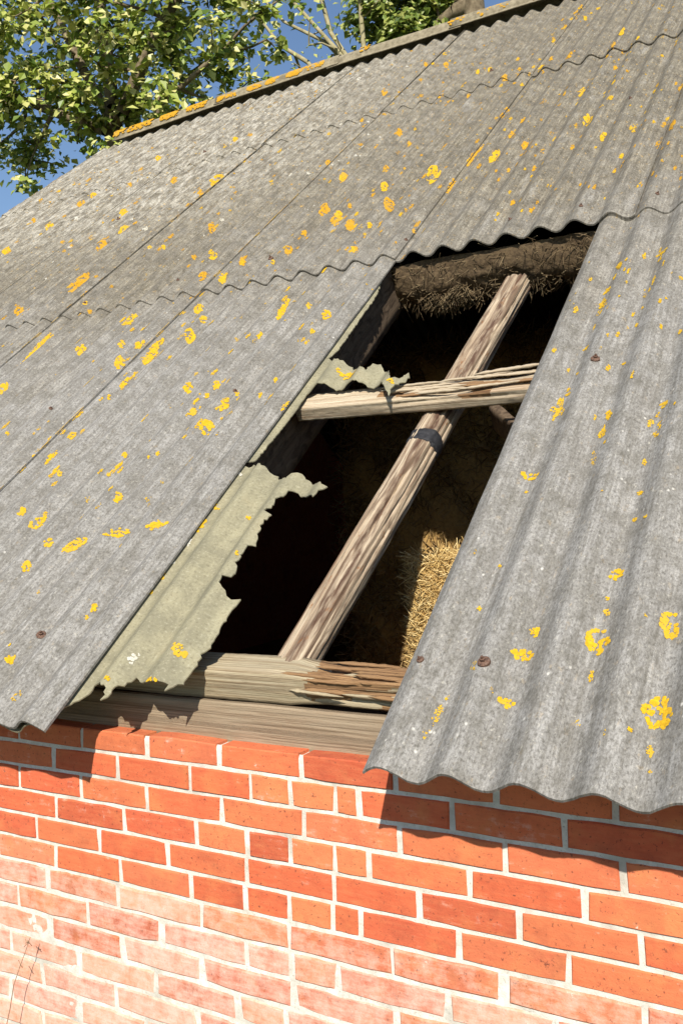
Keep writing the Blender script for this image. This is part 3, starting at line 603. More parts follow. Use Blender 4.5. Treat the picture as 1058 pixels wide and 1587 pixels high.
# ---------------------------------------------------------------- lichens and bolts on the sheets
def top_sheet(u, v):
    best = None
    for s in sheets:
        if s[0] <= u <= s[1] and s[2] <= v <= s[3]:
            if s[6] == -1: continue
            w = s[4](u, v)
            if best is None or w > best[0]: best = (w, s)
    return best[1] if best else None
torn_s = sheets[-1]
acc = {}
def blob(u, v, r, s, mat, elong=1.0):
    key = (s[5].name, mat)
    Vl, Fl, ob = acc.setdefault(key, ([], [], s[5]))
    k = len(Vl); m = 6; a0 = random.random() * 6
    lift = THK + .0009 + random.random() * .0012
    def pt(uu, vv, h): return tuple(rp(uu, vv, float(corr(uu)) + s[4](uu, vv) + lift + h))
    Vl.append(pt(u, v, .0012))
    for i in range(m):
        a = a0 + 2 * math.pi * i / m; rr = r * random.uniform(.65, 1.25)
        Vl.append(pt(u + rr * math.cos(a), v + rr * math.sin(a) * elong, 0))
    for i in range(m): Fl.append((k, k + 1 + i, k + 1 + (i + 1) % m))
def patch(kind, u0, v0, a1, b1, a2, b2):
    l1 = math.hypot(a1, b1); l2 = math.hypot(a2, b2); area = math.pi * l1 * l2
    r0 = min(.0046, max(.0020, min(l1, l2) * .30)); ring = 'R' in kind; faint = 'F' in kind
    n = int(min(420, max(6, area / (r0 * r0 * math.pi) * (1.6 if not faint else .7))))
    mat = 'W' if 'W' in kind else ('Y' if 'T' in kind or v0 < 2.4 or random.random() < .4 else 'O')
    sd = random.random() * 50; hx, hy = random.uniform(-.25, .25), random.uniform(-.3, .1)
    for _ in range(n * 3):
        if n <= 0: break
        a = random.random() * 2 * math.pi; r = math.sqrt(random.random())
        lobed = .82 + .30 * noise.noise(Vector((math.cos(a) * 1.3 + sd, math.sin(a) * 1.3, sd)))
        x, y = r * math.cos(a) * lobed, r * math.sin(a) * lobed
        if ring and math.hypot(x - hx, y - hy) < .50 + .18 * noise.noise(Vector((x * 3, y * 3, sd))) and random.random() < .78: continue
        if nz((x * 2.6, y * 2.6, sd), 1) < (-.14 if not faint else .02): continue
        u = u0 + a1 * x + a2 * y; v = v0 + b1 * x + b2 * y
        s = torn_s if ('T' in kind or ('W' in kind and u > -1.8 and v < 1.2)) else top_sheet(u, v)
        if s is None: continue
        if faint: blob(u, v, r0 * random.uniform(.35, .75), s, mat, 1.3)
        else: blob(u, v, r0 * random.uniform(.55, 1.15), s, mat, 1.25)
        n -= 1
for L in LICHEN:
    k_ = .78 if L[2] > 2.4 else (.6 if L[0] == 'W' else 1.0)
    patch(*L[:3], *(c_ * k_ for c_ in L[3:]))
    if L[2] > 1.0:                              # crumbs washed down the slope from the bigger rosettes
        for _ in range(random.randint(1, 4)):
            h_ = random.uniform(.006, .014)
            patch('L', L[1] + random.gauss(0, .035), L[2] + random.gauss(-.03, .11), h_ * .5, 0, 0, -h_ * random.uniform(1, 3.2))
for _ in range(34):                             # the sheets to the right of the hole carry big rosettes too
    l = random.uniform(.01, .035)
    patch(random.choice(('L', 'LR', 'LR', 'LF')), random.uniform(-.22, 2.2), random.uniform(.05, 2.3), l * .8, 0, 0, -l * random.uniform(.8, 1.6))
# small crusts scattered over the slope, more of them higher up
for _ in range(5200):
    u = random.uniform(-6.3, 1.6); v = random.uniform(.1, 6.7)
    if random.random() > .10 + .75 * max(0, min(1, (v - 1.2) / 3.2)): continue
    if -1.7 < u < -.85 and v < 2.48: continue
    if nz((u * 1.1, v * .5, 7), 1.6) < -.12: continue
    l = random.choice((.004, .005, .006, .007, .009, .012, .017)) * (1 + v * .07)
    patch(random.choice(('L', 'L', 'LF', 'LF', 'W' if u < -2.5 and v > 3 else 'LF')), u, v, l * .55, 0, l * .06, -l * random.uniform(.8, 2.0))
# seams: crust caught along the sheet edges; verge
for us, va, vb, dn in ((-2.70, .9, 6.5, 55), (-3.64, 1.6, 6.5, 45), (-1.70, 2.6, 6.6, 30), (-6.36, 3.6, 6.3, 70)):
    for _ in range(dn):
        v = random.uniform(va, vb)
        if nz((us, v * 1.6, 2), 1) < -.1: continue
        patch('L', us - random.uniform(.0, .02) + (.03 if us < -6 else 0), v, .007, 0, .001, random.uniform(.015, .05))
MATS = {'Y': M_LIY, 'O': M_LIO, 'W': M_LIW}
for (nm, mt), (Vl, Fl, ob) in acc.items():
    o = mesh_obj('lichen', Vl, Fl, MATS[mt], ob); o['kind'] = 'stuff'
# orange crust on the ridge
for ua, ub, ob in caps:
    Vl, Fl = [], []
    for _ in range(1500):
        u = random.uniform(ua, ub); dens = .95 if u < -4.2 else (.35 if u < -3 else .12)
        if random.random() > dens or nz((u * 5.0, 0, 4), 1.2) < -.12 + (.2 if u > -4 else 0): continue
        t = random.uniform(.5, 2.6); c = rp(u, vridge(u), 0); rad = .061
        if random.random() < .2: t = random.uniform(2.6, 3.1)
        cy, cz = c.y + rad * math.cos(t) * -1 * -1, c.z + .064 + rad * math.sin(t) * 1.05
        k = len(Vl); m = 6; r = random.uniform(.005, .014)
        nn = Vector((0, math.cos(t), math.sin(t))); tt = Vector((0, -math.sin(t), math.cos(t)))
        base = Vector((u, cy, cz)) + nn * .010
        Vl.append(tuple(base + nn * .002))
        for i in range(m):
            a = 2 * math.pi * i / m; rr = r * random.uniform(.6, 1.3)
            Vl.append(tuple(base + Vector((1, 0, 0)) * rr * 1.6 * math.cos(a) + tt * rr * math.sin(a) - nn * .004))
        for i in range(m): Fl.append((k, k + 1 + i, k + 1 + (i + 1) % m))
    if Fl:
        o = mesh_obj('lichen', Vl, Fl, M_LIO, ob); o['kind'] = 'stuff'

# bolts: domed washer, hex head and stub, one shared mesh
bmv, bmf = [], []
def ring(r, h, m=14):
    k = len(bmv)
    for i in range(m): bmv.append((r * math.cos(2 * math.pi * i / m), r * math.sin(2 * math.pi * i / m), h))
    return list(range(k, k + m))
def bridge(a, b):
    m = len(a)
    for i in range(m): bmf.append((a[i], a[(i + 1) % m], b[(i + 1) % m], b[i]))
rr_ = [ring(.0135, -.004), ring(.0135, .002), ring(.010, .0045), ring(.006, .005)]
for a, b in zip(rr_[:-1], rr_[1:]): bridge(a, b)
h = [ring(.0062, .005, 6), ring(.0062, .0105, 6), ring(.003, .0112, 6), ring(.003, .016, 6)]
for a, b in zip(h[:-1], h[1:]): bridge(a, b)
bmf.append(tuple(rr_[-1])); bmf.append(tuple(h[-1]))
bolt_me = bpy.data.meshes.new('bolt'); bolt_me.from_pydata(bmv, [], bmf); bolt_me.materials.append(M_RUST)
spots = list(BOLTS)
for k in range(1, len(SEAMS)):
    for row, vv in ((0, .28), (0, 1.5), (1, 2.66), (1, 4.0), (2, 5.2)):
        for q in (.3, .72):
            u = SEAMS[k - 1] + q * .95; u = PH0 + PITCH * (round((u - PH0) / PITCH - .5) + .5)
            spots.append((u, vv + random.uniform(-.03, .03)))
done = []
for i, (u, v) in enumerate(spots):
    if i >= len(BOLTS) and (any(abs(u - a) < .5 and abs(v - b) < .35 for a, b in BOLTS) or (-1.75 < u < -.8 and v < 2.45)): continue
    s = top_sheet(u, v)
    if s is None or (i >= len(BOLTS) and random.random() < .72): continue
    o = bpy.data.objects.new('bolt', bolt_me)
    e = .004; p = rp(u, v, float(corr(u)) + s[4](u, v) + THK + .001)
    du = rp(u + e, v, float(corr(u + e))) - rp(u - e, v, float(corr(u - e))); nrm = du.cross(SD).normalized()
    q = Vector((0, 0, 1)).rotation_difference(nrm)
    o.rotation_mode = 'QUATERNION'; o.rotation_quaternion = q; o.location = p
    if i < len(BOLTS) and i not in (0, 1, 2): o.scale = (.62, .62, .62)
    link(o, s[5])

# ---------------------------------------------------------------- timbers in the hole
def beam(name, P0, P1, up, wid, hei, mat, disp, n=120, m=36, rnd=.12, parent=None, ends=True, mats=None, mfun=None):
    """long squared timber from P0 to P1; cross-section centred, 'up' x axis = width direction; disp(l, a, c) moves a point along its outward normal"""
    P0, P1 = Vector(P0), Vector(P1); ax = (P1 - P0); L = ax.length; ax.normalize()
    up = (up - ax * up.dot(ax)).normalized(); sd = ax.cross(up).normalized()
    prof = []
    for i in range(m):
        a = 2 * math.pi * (i + .5) / m; c, s = math.cos(a), math.sin(a)
        e = 1.0 / max(abs(c), abs(s)); e = e * (1 - rnd) + 1.0 * rnd if rnd < 1 else 1.0
        prof.append((c * e, s * e, a))
    V, uv, F, mi = [], [], [], []
    for j in range(n + 1):
        l = L * j / n
        for i, (c, s, a) in enumerate(prof):
            q = P0 + ax * l + sd * (c * wid / 2) + up * (s * hei / 2)
            nn = (sd * c + up * s).normalized()
            q = q + nn * disp(l, a, q); V.append(tuple(q)); uv.append((l, (i / m) * 2 * (wid + hei)))
    for j in range(n):
        for i in range(m):
            k = (i + 1) % m; F.append((j * m + i, j * m + k, (j + 1) * m + k, (j + 1) * m + i))
            mi.append(mfun(L * (j + .5) / n, prof[i][2], V[j * m + i]) if mfun else 0)
    for j in (0, n):
        k = len(V); V.append(tuple(P0 + ax * (L * j / n) + ax * (.004 if j else -.004) * 1)); uv.append((L * j / n, .05))
        for i in range(m):
            t = (j * m + i, j * m + (i + 1) % m, k); F.append(t if j else t[::-1]); mi.append(0)
    return mesh_obj(name, V, F, mats or mat, parent, uvs=uv, midx=mi)

# fascia board on the wall head
def d_f(l, a, q): return .0016 * nz(q, 14) + .0012 * nz((q[0] * .25, q[1], q[2] * 6), 14, 3)
o = beam('fascia_board', (-3.3, .062, -.542 + EYE), (.9, .062, -.542 + EYE), Vector((0, 0, 1)), .024, .118, M_FASCIA, d_f, 260, 32, .03)
tag(o, 'grey brown fascia board lying on the top course of bricks', 'board')
V, F = box(-3.3, .9, .077, .14, -.60 + EYE, -.49 + EYE)
tag(mesh_obj('packing_board', V, F, M_DARKWOOD, smooth=False), 'dark packing board behind the fascia on the wall top', 'board')

# eaves plate: squared softwood, rotten at its right end
ep0, ep1 = -3.3, .8
def rotmask(x, q): 
    r = max(0, min(1, (x + 1.20) / .10)) * max(0, min(1, (-.62 - x) / .15))
    return r
def d_p(l, a, q):
    r = rotmask(q[0], q)
    d = .0022 * nz((q[0] * .3, q[1] * 3, q[2] * 3), 12) + .001 * nz(q, 60)
    for a0, x0, dep, wd in ((1.02, -1.28, .022, .07), (.30, -1.12, .016, .10), (1.45, -1.05, .012, .06)):
        m = a0 + .10 * noise.noise(Vector((q[0] * 6, a0, 0))) - .25 * max(0, q[0] + 1.1) * (a0 < .5)
        d -= dep * max(0, 1 - abs(((a - m + math.pi) % (2 * math.pi)) - math.pi) / wd) * max(0, min(1, (q[0] - x0) / .12))
    if r > 0:
        d -= r * max(0, .010 + .020 * nz((q[0] * .35, q[1] * 5, q[2] * 5), 9, 2)) + r * .006 * abs(nz((q[0] * .5, q[1] * 9, q[2] * 9), 12, 5))
    return d
def m_p(l, a, p):
    return 1 if rotmask(p[0] + .05 * nz((p[0], p[1], p[2]), 25), p) > .45 and nz((p[0] * .4, p[1] * 4, p[2] * 4), 9, 4) > -.22 else 0
ctr = Vector((0, .107, -.431 + EYE)); tilt = Vector((0, -math.sin(R(17)), math.cos(R(17))))
plate = empty('eaves_plate', (-1.2, .08, -.47 + EYE), 'squared softwood eaves plate with a rotten splintered right end behind the fascia', 'beam')
beam('timber', (ep0, ctr.y, ctr.z), (ep1, ctr.y, ctr.z), tilt, .098, .078, None, d_p, 420, 52, .08, plate, mats=[M_PLATE, M_ROT], mfun=m_p)
def sliver(name, parent, P0, P1, w, h, mat, seed, up=None):
    up = up or NW
    def d(l, a, q): return .0022 * nz(q, 45, seed) + .0012 * nz(q, 120, seed)
    P0, P1 = Vector(P0), Vector(P1); L = (P1 - P0).length; n = max(10, int(L / .008))
    o = beam(name, P0, P1, up, w, h, mat, d, n, 10, .25, parent)
    me = o.data; ax = (P1 - P0).normalized()          # taper both ends to ragged points
    for vtx in me.vertices:
        c = Vector(vtx.co); l = (c - P0).dot(ax); f = min(1, max(.12, min(l / (L * .16), (L - l) / (L * .22))))
        cc = P0 + ax * l; bend = NW * (.004 * noise.noise(Vector((l * 9, seed, 0))))
        vtx.co = cc + (c - cc) * f + bend
    return o
random.seed(21)
for i in range(17):
    x = random.uniform(-1.14, -.84); y = random.uniform(.058, .13); z = -.409 + (y - .06) * .30 + random.uniform(-.004, .004)
    if i % 3 == 0: y, z = .056, random.uniform(-.460, -.412)
    L = random.uniform(.09, .26); sk = random.uniform(-.010, .012)
    sliver('splinter', plate, (x - L / 2, y, z + EYE), (x + L / 2, y + sk, z + EYE - abs(sk) * .6), random.uniform(.006, .014), random.uniform(.004, .009), random.choice((M_ROT, M_PLATE, M_ROT)), i * 3.1)

# round rafter pole
pole = empty('rafter_pole', tuple(rp(-1.24, .33, -.14)), 'peeled round rafter pole with brown rot streaks running up through the hole', 'rafter')
def d_pole(l, a, q):
    d = .006 * nz((math.cos(a) * 1.1, math.sin(a) * 1.1, l * 1.1), 1.0, 2) + .004 * nz((math.cos(a) * 3, math.sin(a) * 3, l * 1.6), 1.6, 4) + .0022 * nz((math.cos(a) * 9, math.sin(a) * 9, l * 6), 1.5)
    for a0, dep, wd in ((1.05, .018, .12), (1.5, .012, .13), (2.1, .010, .08), (.55, .013, .08), (.1, .010, .07), (-.4, .010, .1), (3.4, .012, .1)):
        m = a0 + .28 * noise.noise(Vector((l * 1.6, a0, 0))) + .10 * noise.noise(Vector((l * 7, a0, 3)))
        g = max(0, 1 - abs(((a - m + math.pi) % (2 * math.pi)) - math.pi) / wd)
        d -= dep * g * max(0, .35 + 1.2 * noise.noise(Vector((l * 2.2, a0, 7))))
    if l < .5 and 1.3 < a < 2.2: d -= .008 * (1 - l / .5) * math.sin((a - 1.3) / .9 * math.pi)
    return d
beam('trunk_pole', rp(-1.247, .30, -.14), rp(-1.1715, 2.36, -.14), NW, .098, .096, M_POLE, d_pole, 420, 110, .72, pole)
a = rp(-1.2088, 1.325, -.1405); b = rp(-1.2066, 1.385, -.1405)
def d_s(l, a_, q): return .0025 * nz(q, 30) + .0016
pole_band = beam('pole_band', rp(-1.2105, 1.258, -.14), rp(-1.2082, 1.312, -.14), NW, .099, .097, M_BAND, d_s, 10, 64, .72, pole)  # thin black band round the pole, just below the lath
for vtx in pole_band.data.vertices:
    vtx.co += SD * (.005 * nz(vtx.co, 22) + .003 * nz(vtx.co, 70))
pole_band['label'] = 'black band round the pole'
# uv of the pole runs the other way: swap so the grain follows its length
for o in pole.children:
    L = o.data.uv_layers[0].data
    for d in L: d.uv = (d.uv[1], d.uv[0])

# split lath across the pole
lath = empty('roof_lath', tuple(rp(-1.2, 1.44, -.08)), 'split weathered roof lath crossing over the pole in the middle of the hole', 'batten')
def d_l(l, a, q):
    g = .0024 * nz((q[0] * .25, q[1] * 4, q[2] * 4), 10) + .0012 * nz(q, 70)
    r = max(0, min(1, (q[0] + 1.42) / .15)) * max(0, min(1, (-.86 - q[0]) / .1))
    if math.sin(a) > .2: g -= r * max(0, .004 + .016 * nz((q[0] * .5, q[1] * 4, q[2] * 4), 8, 3))
    return g
def m_l(l, a, p):
    return 1 if math.sin(a) > .3 and -1.40 < p[0] < -1.0 and nz((p[0] * .6, p[1] * 4, p[2] * 4), 8, 6) > -.02 else 0
beam('board', rp(-1.705, 1.447, -.056), rp(-.45, 1.432, -.056), NW, .096, .050, None, d_l, 260, 44, .06, lath, mats=[M_LATH, M_ROT], mfun=m_l)
random.seed(5)
for i in range(15):
    u = random.uniform(-1.32, -.92); v = 1.447 + random.uniform(-.042, .045); L = random.uniform(.10, .30); w = -.030 + random.uniform(-.002, .006)
    if i in (2, 3): u, v, L, w = -.95, 1.47 + .02 * (i - 2), .26, -.022
    if i == 4: u, v, L, w = -.92, 1.425, .24, -.024
    sliver('splinter', lath, rp(u - L / 2, v, w), rp(u + L / 2, v + random.uniform(-.012, .012), w + random.uniform(-.003, .008)), random.uniform(.008, .02), random.uniform(.004, .010), random.choice((M_LATH, M_ROT, M_LATH)), i * 2.3)

# dark timbers further inside
def d_d(l, a, q): return .004 * nz((q[0] * 4, q[1], q[2]), 6) + .002 * nz(q, 40)
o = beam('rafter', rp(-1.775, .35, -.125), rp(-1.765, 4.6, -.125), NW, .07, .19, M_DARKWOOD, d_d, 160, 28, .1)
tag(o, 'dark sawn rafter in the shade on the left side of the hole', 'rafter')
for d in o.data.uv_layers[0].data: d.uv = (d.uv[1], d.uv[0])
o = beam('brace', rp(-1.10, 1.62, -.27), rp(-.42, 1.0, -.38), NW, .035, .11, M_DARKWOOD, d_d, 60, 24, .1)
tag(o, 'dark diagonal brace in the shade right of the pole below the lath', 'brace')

# old thatch left under the upper sheets
thatch = empty('old_thatch', tuple(rp(-1.3, 2.6, -.12)), 'old brown thatch hanging under the upper sheets at the top of the hole', 'thatch')
V, F = [], []
nu_, nw_ = 120, 16
def thk_w(u): return -.215 + .06 * noise.noise(Vector((u * 2.2, 4, 0))) + .055 * noise.noise(Vector((u * 8, 1, 0)))
for j in range(nw_ + 3):
    for i in range(nu_ + 1):
        u = -2.1 + 2.3 * i / nu_; wb = thk_w(u)
        if j <= nw_:
            f = j / nw_; w = -.028 + (wb + .028) * f; v = 2.485 + .025 * noise.noise(Vector((u * 8, w * 9, 2))) - .03 * math.sin(f * math.pi) + .012 * noise.noise(Vector((u * 40, w * 40, 2)))
        else:
            w = wb - .01 * (j - nw_); v = 2.5 + .9 * (j - nw_)
        V.append(tuple(rp(u, v, w)))
W = nu_ + 1
F = [(j * W + i, j * W + i + 1, (j + 1) * W + i + 1, (j + 1) * W + i) for j in range(nw_ + 2) for i in range(nu_)]
mesh_obj('thatch_mass', V, F, M_THATCH, thatch)
def straws(name, parent, items, mat):
    """items: (p, d, length, radius): three-sided bent stalks joined in one mesh"""
    V, F = [], []
    for p, d, L, r in items:
        d = d.normalized(); s = d.cross(Vector((.3, .5, .8))).normalized(); t = d.cross(s)
        bend = (s * random.uniform(-1, 1) + t * random.uniform(-1, 1)) * L * .10
        k = len(V)
        for h_, bb in ((0, 0), (.5, 1), (1, 0)):
            c = p + d * (L * h_) + bend * bb
            for q in range(3):
                a = 2.094 * q; V.append(tuple(c + (s * math.cos(a) + t * math.sin(a)) * r))
        for g in range(2):
            for q in range(3):
                F.append((k + g * 3 + q, k + g * 3 + (q + 1) % 3, k + g * 3 + 3 + (q + 1) % 3, k + g * 3 + 3 + q))
        F.append((k + 6, k + 7, k + 8)); F.append((k + 2, k + 1, k))
    o = mesh_obj(name, V, F, mat, parent); o['kind'] = 'stuff'; return o
random.seed(3)
it = []
for _ in range(5200):
    u = random.uniform(-2.0, -.3); wb = thk_w(u); f = random.random() ** .7; w = -.035 + (wb + .035) * f
    d = SD * random.uniform(-1.0, .1) + Vector((random.uniform(-1.3, 1.3), 0, 0)) + NW * random.uniform(-1.0, .5)
    it.append((rp(u, 2.50, w), d, random.choice((.02, .03, .05, .09)), random.uniform(.0008, .0018)))
for _ in range(500):
    u = random.gauss(-1.5, .06); wb = thk_w(u)
    it.append((rp(u, 2.47, wb + random.uniform(-.01, .05)), SD * -.7 + NW * random.uniform(-1.2, .2) + Vector((random.uniform(-.8, .8), 0, 0)), random.uniform(.03, .08), .0018))
straws('thatch_straw', thatch, it, M_THSTRAW)

# hay bales stacked inside
def bale(x0, x1, y0, y1, z0, z1, label, n_st, big=1.0, mat=None):
    b = empty('hay_bale', ((x0 + x1) / 2, (y0 + y1) / 2, z0), label, 'hay bale', 'hay bales stacked inside the barn')
    bm = bmesh.new(); bmesh.ops.create_cube(bm, size=1.0)
    bmesh.ops.subdivide_edges(bm, edges=bm.edges[:], cuts=14, use_grid_fill=True)
    cx_, cy_, cz_ = (x0 + x1) / 2, (y0 + y1) / 2, (z0 + z1) / 2
    V = []
    for v in bm.verts:
        p = v.co; e = max(abs(p.x), abs(p.y), abs(p.z)) * 2; l = p.length
        q = p * (1 - .08 * (l / .5 - 1))
        w = Vector((cx_ + q.x * (x1 - x0), cy_ + q.y * (y1 - y0), cz_ + q.z * (z1 - z0)))
        w += p.normalized() * (.02 * nz(w, 7) + .01 * nz(w, 26)) * big * big; V.append(w)
    bm.verts.index_update(); F = [[v.index for v in f.verts] for f in bm.faces]; bm.free()
    mesh_obj('hay_body', V, F, M_HAY, b)
    it = []
    for _ in range(n_st):
        fa = random.random()
        if fa < .72: p = Vector((random.uniform(x0, x1), y0 + .01, random.uniform(z0, z1)))
        elif fa < .9: p = Vector((random.uniform(x0, x1), random.uniform(y0, y1), z1 - .01))
        else: p = Vector((x0 + .01, random.uniform(y0, y1), random.uniform(z0, z1)))
        d = Vector((random.uniform(-1, 1), random.uniform(-.38, .2), random.uniform(-.9, .9)))
        if fa >= .72: d.z = random.uniform(-.3, .25)
        it.append((p, d, random.uniform(.02, .065) * big, random.uniform(.0007, .0016) * big))
    straws('hay_straw', b, it, mat or M_HAYSTRAW)
    return b
random.seed(9)
bale(-1.315, -.25, .98, 1.55, 1.0, 1.455, 'topmost golden hay bale half in sunlight behind the rafter pole', 16000)
bale(-1.42, -.32, 1.0, 1.56, .5, 1.0, 'middle hay bale in shadow under the sunlit one', 500)
bale(-1.39, -.30, 1.0, 1.56, .03, .5, 'lowest hay bale on the barn floor under the other two', 200)

bale(-2.75, -.9, 3.05, 4.2, .03, 2.5, 'tall heap of loose hay in deep shade behind the sunlit bale', 14000, 2.2, M_SHADEHAY)

# dry weed stem in front of the wall
weed = empty('dry_weed', (-2.12, -.09, 0), 'thin dry brown weed stem standing against the lower left of the wall', 'plant')
def tube(name, pts, r0, r1, mat, parent, m=6):
    V, F = [], []; n = len(pts)
    for i, p in enumerate(pts):
        p = Vector(p); d = (Vector(pts[min(i + 1, n - 1)]) - Vector(pts[max(i - 1, 0)])).normalized()
        s = d.cross(Vector((.2, 1, .1))).normalized(); t = d.cross(s); r = r0 + (r1 - r0) * i / (n - 1)
        for q in range(m):
            a = 2 * math.pi * q / m; V.append(tuple(p + (s * math.cos(a) + t * math.sin(a)) * r))
    for i in range(n - 1):
        for q in range(m): F.append((i * m + q, i * m + (q + 1) % m, (i + 1) * m + (q + 1) % m, (i + 1) * m + q))
    F.append(tuple(range(m))[::-1]); F.append(tuple((n - 1) * m + q for q in range(m)))
    return V, F
sp = [(-2.12, -.09, 0), (-2.105, -.07, .15), (-2.085, -.06, .24), (-2.066, -.058, .30), (-2.045, -.06, .37), (-2.02, -.055, .43), (-2.0, -.05, .475), (-1.99, -.05, .495)]
mesh_obj('stem', *tube('stem', sp, .0017, .0009, M_WEED, weed), M_WEED, weed)
it = []
for c, n_ in ((Vector(sp[-1]), 8), (Vector(sp[-3]), 4)):
    for _ in range(n_):
        it.append((c, Vector((random.uniform(-1, 1), random.uniform(-.6, .4), random.uniform(-.5, 1))), random.uniform(.006, .016), .0012))
straws('seed_head', weed, it, M_WEED)

# ---------------------------------------------------------------- trees behind the barn
def tree(name, label, base, trunk, blobs, n_cl, leaf_per, clr, leaf, mats, seed, lean=(0, 0), tr=.16, limbs=(), branch_r=1.0):
    rs = random.Random(seed); base = Vector(base)
    root = empty(name, tuple(base), label, 'tree')
    nodes = []                                                # (pos, parent)
    top = Vector(trunk)
    nseg = 9; limb_ends = []
    for i in range(nseg + 1):
        f = i / nseg; p = base.lerp(top, f) + Vector((.12 * math.sin(f * 5 + seed), .12 * math.cos(f * 4 + seed), 0)) * (f > 0)
        nodes.append([p, i - 1])
    for pts in limbs:                                        # main limbs seen in the photograph
        pts = [Vector(p) for p in pts]
        last = min(range(3, nseg + 1), key=lambda i: (nodes[i][0] - pts[0]).length)
        pts = [nodes[last][0]] + pts
        for a, c in zip(pts[:-1], pts[1:]):
            n = max(1, int((c - a).length / .3))
            for k in range(1, n + 1): nodes.append([a.lerp(c, k / n), last]); last = len(nodes) - 1
        limb_ends.append(last)
    cl = []
    for (c, r, wgt) in blobs:
        c = Vector(c)
        for _ in range(int(n_cl * wgt)):
            while True:
                d = Vector((rs.uniform(-1, 1), rs.uniform(-1, 1), rs.uniform(-1, 1)))
                if d.length < 1 and d.length > .25: break
            cl.append(c + Vector((d.x * r[0], d.y * r[1], d.z * r[2])))
    cl.sort(key=lambda p: min((p - q[0]).length for q in nodes[3:]))
    tips = []
    for p in cl:
        bi = min(range(3, len(nodes)), key=lambda i: (nodes[i][0] - p).length + .35 * max(0, nodes[i][0].z - p.z))
        a = nodes[bi][0]; n = max(2, int((p - a).length / .35)); last = bi
        off = Vector((rs.uniform(-1, 1), rs.uniform(-1, 1), rs.uniform(-.2, .8))) * (p - a).length * .06
        for k in range(1, n + 1):
            f = k / n; nodes.append([a.lerp(p, f) + off * math.sin(f * math.pi), last]); last = len(nodes) - 1
        tips.append(last)
    load = [0.0] * len(nodes)
    for i in limb_ends: load[i] += .0007 * branch_r
    for i in range(len(nodes) - 1, -1, -1):
        load[i] += .00009 * branch_r
        if nodes[i][1] >= 0: load[nodes[i][1]] += load[i]
    rad = [min(tr, max(.007, math.sqrt(l) * .9)) for l in load]
    for i in range(nseg + 1): rad[i] = max(rad[i], tr * (1 - .55 * i / nseg))
    def segs(idx, m):
        V, F = [], []
        for i in idx:
            p = nodes[i][1]
            if p < 0: continue
            A, B = nodes[p][0], nodes[i][0]; d = (B - A)
            if d.length < 1e-4: continue
            d.normalize(); s = d.cross(Vector((.31, .77, .2))).normalized(); t = d.cross(s)
            ra = min(rad[p], rad[i] * 1.25) if i > nseg else rad[p]; k = len(V)
            for c, r in ((A, ra), (B, rad[i])):
                for q in range(m):
                    an = 2 * math.pi * q / m; V.append(tuple(c + (s * math.cos(an) + t * math.sin(an)) * r))
            for q in range(m): F.append((k + q, k + (q + 1) % m, k + m + (q + 1) % m, k + m + q))
        return V, F
    mesh_obj('trunk', *segs(range(nseg + 1), 12), mats[0], root)
    mesh_obj('branches', *segs(range(nseg + 1, len(nodes)), 6), mats[0], root)['kind'] = 'stuff'
    # leaves: folded diamonds in loose clumps on the twigs
    g = np.random.default_rng(seed)
    cen, nrm = [], []
    for t_ in tips:
        c = nodes[t_][0]; q = rs.random()
        n = int(leaf_per * rs.uniform(.35, 1.5))
        pp = g.normal(0, 1, (n, 3)) * np.array([clr, clr, clr * .75]) * rs.uniform(.6, 1.15) + np.array(c)
        cen.append(pp); nrm.append((pp - np.array(c)))
    cen = np.concatenate(cen); nrm = np.concatenate(nrm); n = len(cen)
    d = g.normal(0, 1, (n, 3)); d[:, 2] = -np.abs(d[:, 2]) * .6 - .15; d /= np.linalg.norm(d, axis=1)[:, None]
    up = nrm * 1.0 + g.normal(0, 1, (n, 3)) * .25 + np.array([.25, -.75, .75]); s = np.cross(d, up); s /= np.linalg.norm(s, axis=1)[:, None] + 1e-9
    fo = np.cross(s, d); L = leaf * g.uniform(.6, 1.3, n)[:, None]
    V = np.stack([cen, cen + d * L * .45 + s * L * .40 + fo * L * .12, cen + d * L, cen + d * L * .45 - s * L * .40 + fo * L * .12], 1).reshape(-1, 3)
    me = bpy.data.meshes.new('crown'); F = (np.arange(n)[:, None] * 4 + np.array([[0, 1, 2, 3]])); F = np.concatenate([F[:, [0, 1, 2]], F[:, [0, 2, 3]]])
    me.from_pydata(V.tolist(), [], F.tolist()); me.materials.append(mats[1]); me.update()
    o = bpy.data.objects.new('crown', me); link(o, root)
    return root
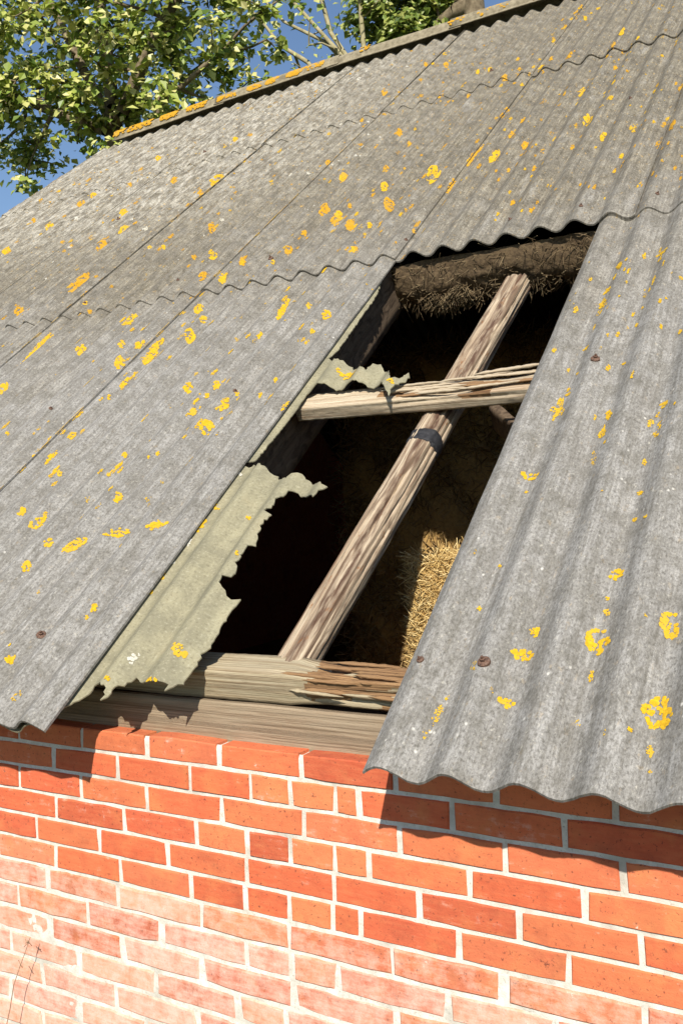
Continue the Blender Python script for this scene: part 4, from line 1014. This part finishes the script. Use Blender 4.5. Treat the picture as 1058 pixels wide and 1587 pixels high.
tree('leafy_tree', 'big leafy tree with many limbs rising beyond the left end of the ridge', (-10.6, 10.4, 0), (-11.3, 10.6, 8.4),
     [((-11.6, 10.2, 10.0), (2.2, 1.5, 2.2), .55), ((-9.2, 10.4, 9.6), (1.6, 1.4, 1.5), .28), ((-13.3, 10.2, 9.1), (1.5, 1.2, 1.5), .24), ((-10.6, 10.3, 7.9), (1.9, 1.0, .8), .18), ((-11.2, 10.5, 12.6), (2.2, 2.0, 1.5), .3)],
     165, 58, .18, .155, (M_BARK, M_LEAF), 11, tr=.17, branch_r=1.3,
     limbs=[[(-11.75, 10.3, 9.34), (-12.63, 10.4, 10.9), (-13.1, 10.5, 12.2)], [(-11.3, 10.3, 8.2), (-12.7, 10.2, 8.9), (-14.2, 10.1, 9.7)],
            [(-11.2, 10.4, 8.6), (-11.5, 10.5, 10.6), (-11.4, 10.5, 12.8)], [(-10.9, 10.3, 8.4), (-10.1, 10.3, 9.5), (-9.3, 10.4, 10.4)], [(-10.9, 10.2, 7.2), (-9.9, 10.2, 8.3), (-8.7, 10.3, 8.9)]])
tree('thin_tree', 'thin sparse tree with bare pale stems behind the middle of the ridge', (-7.3, 12.6, 0), (-7.5, 12.7, 8.6),
     [((-7.9, 12.6, 10.4), (1.2, .8, 1.9), .8), ((-8.6, 12.6, 9.2), (.7, .6, .7), .35)],
     26, 9, .14, .09, (M_BARKL, M_LEAF), 5, tr=.06, branch_r=1.0,
     limbs=[[(-7.62, 12.6, 9.15), (-7.97, 12.6, 9.61), (-8.89, 12.6, 10.79), (-9.5, 12.6, 11.9)], [(-7.6, 12.6, 9.16), (-8.06, 12.6, 9.92), (-8.25, 12.6, 10.7), (-8.3, 12.6, 12.0)],
            [(-7.7, 12.6, 9.2), (-8.22, 12.7, 9.83), (-9.09, 12.7, 10.45), (-9.6, 12.7, 11.1)], [(-7.9, 12.5, 8.5), (-8.48, 12.5, 9.46), (-9.04, 12.5, 9.91), (-9.51, 12.5, 10.57), (-10.26, 12.5, 11.3)],
            [(-7.4, 12.6, 9.3), (-7.45, 12.6, 10.3), (-7.2, 12.6, 11.6)]])
tree('dense_tree', 'dark trunked leafy tree behind the ridge right of the sparse one', (-5.55, 13.4, 0), (-5.72, 13.2, 11.2),
     [((-7.0, 13.4, 10.5), (1.0, .8, 1.1), .6), ((-5.6, 13.9, 13.4), (2.0, 1.6, 1.5), .6), ((-6.75, 13.3, 9.6), (.6, .6, .5), .3)],
     150, 60, .18, .15, (M_BARK, M_LEAF2), 23, tr=.34)
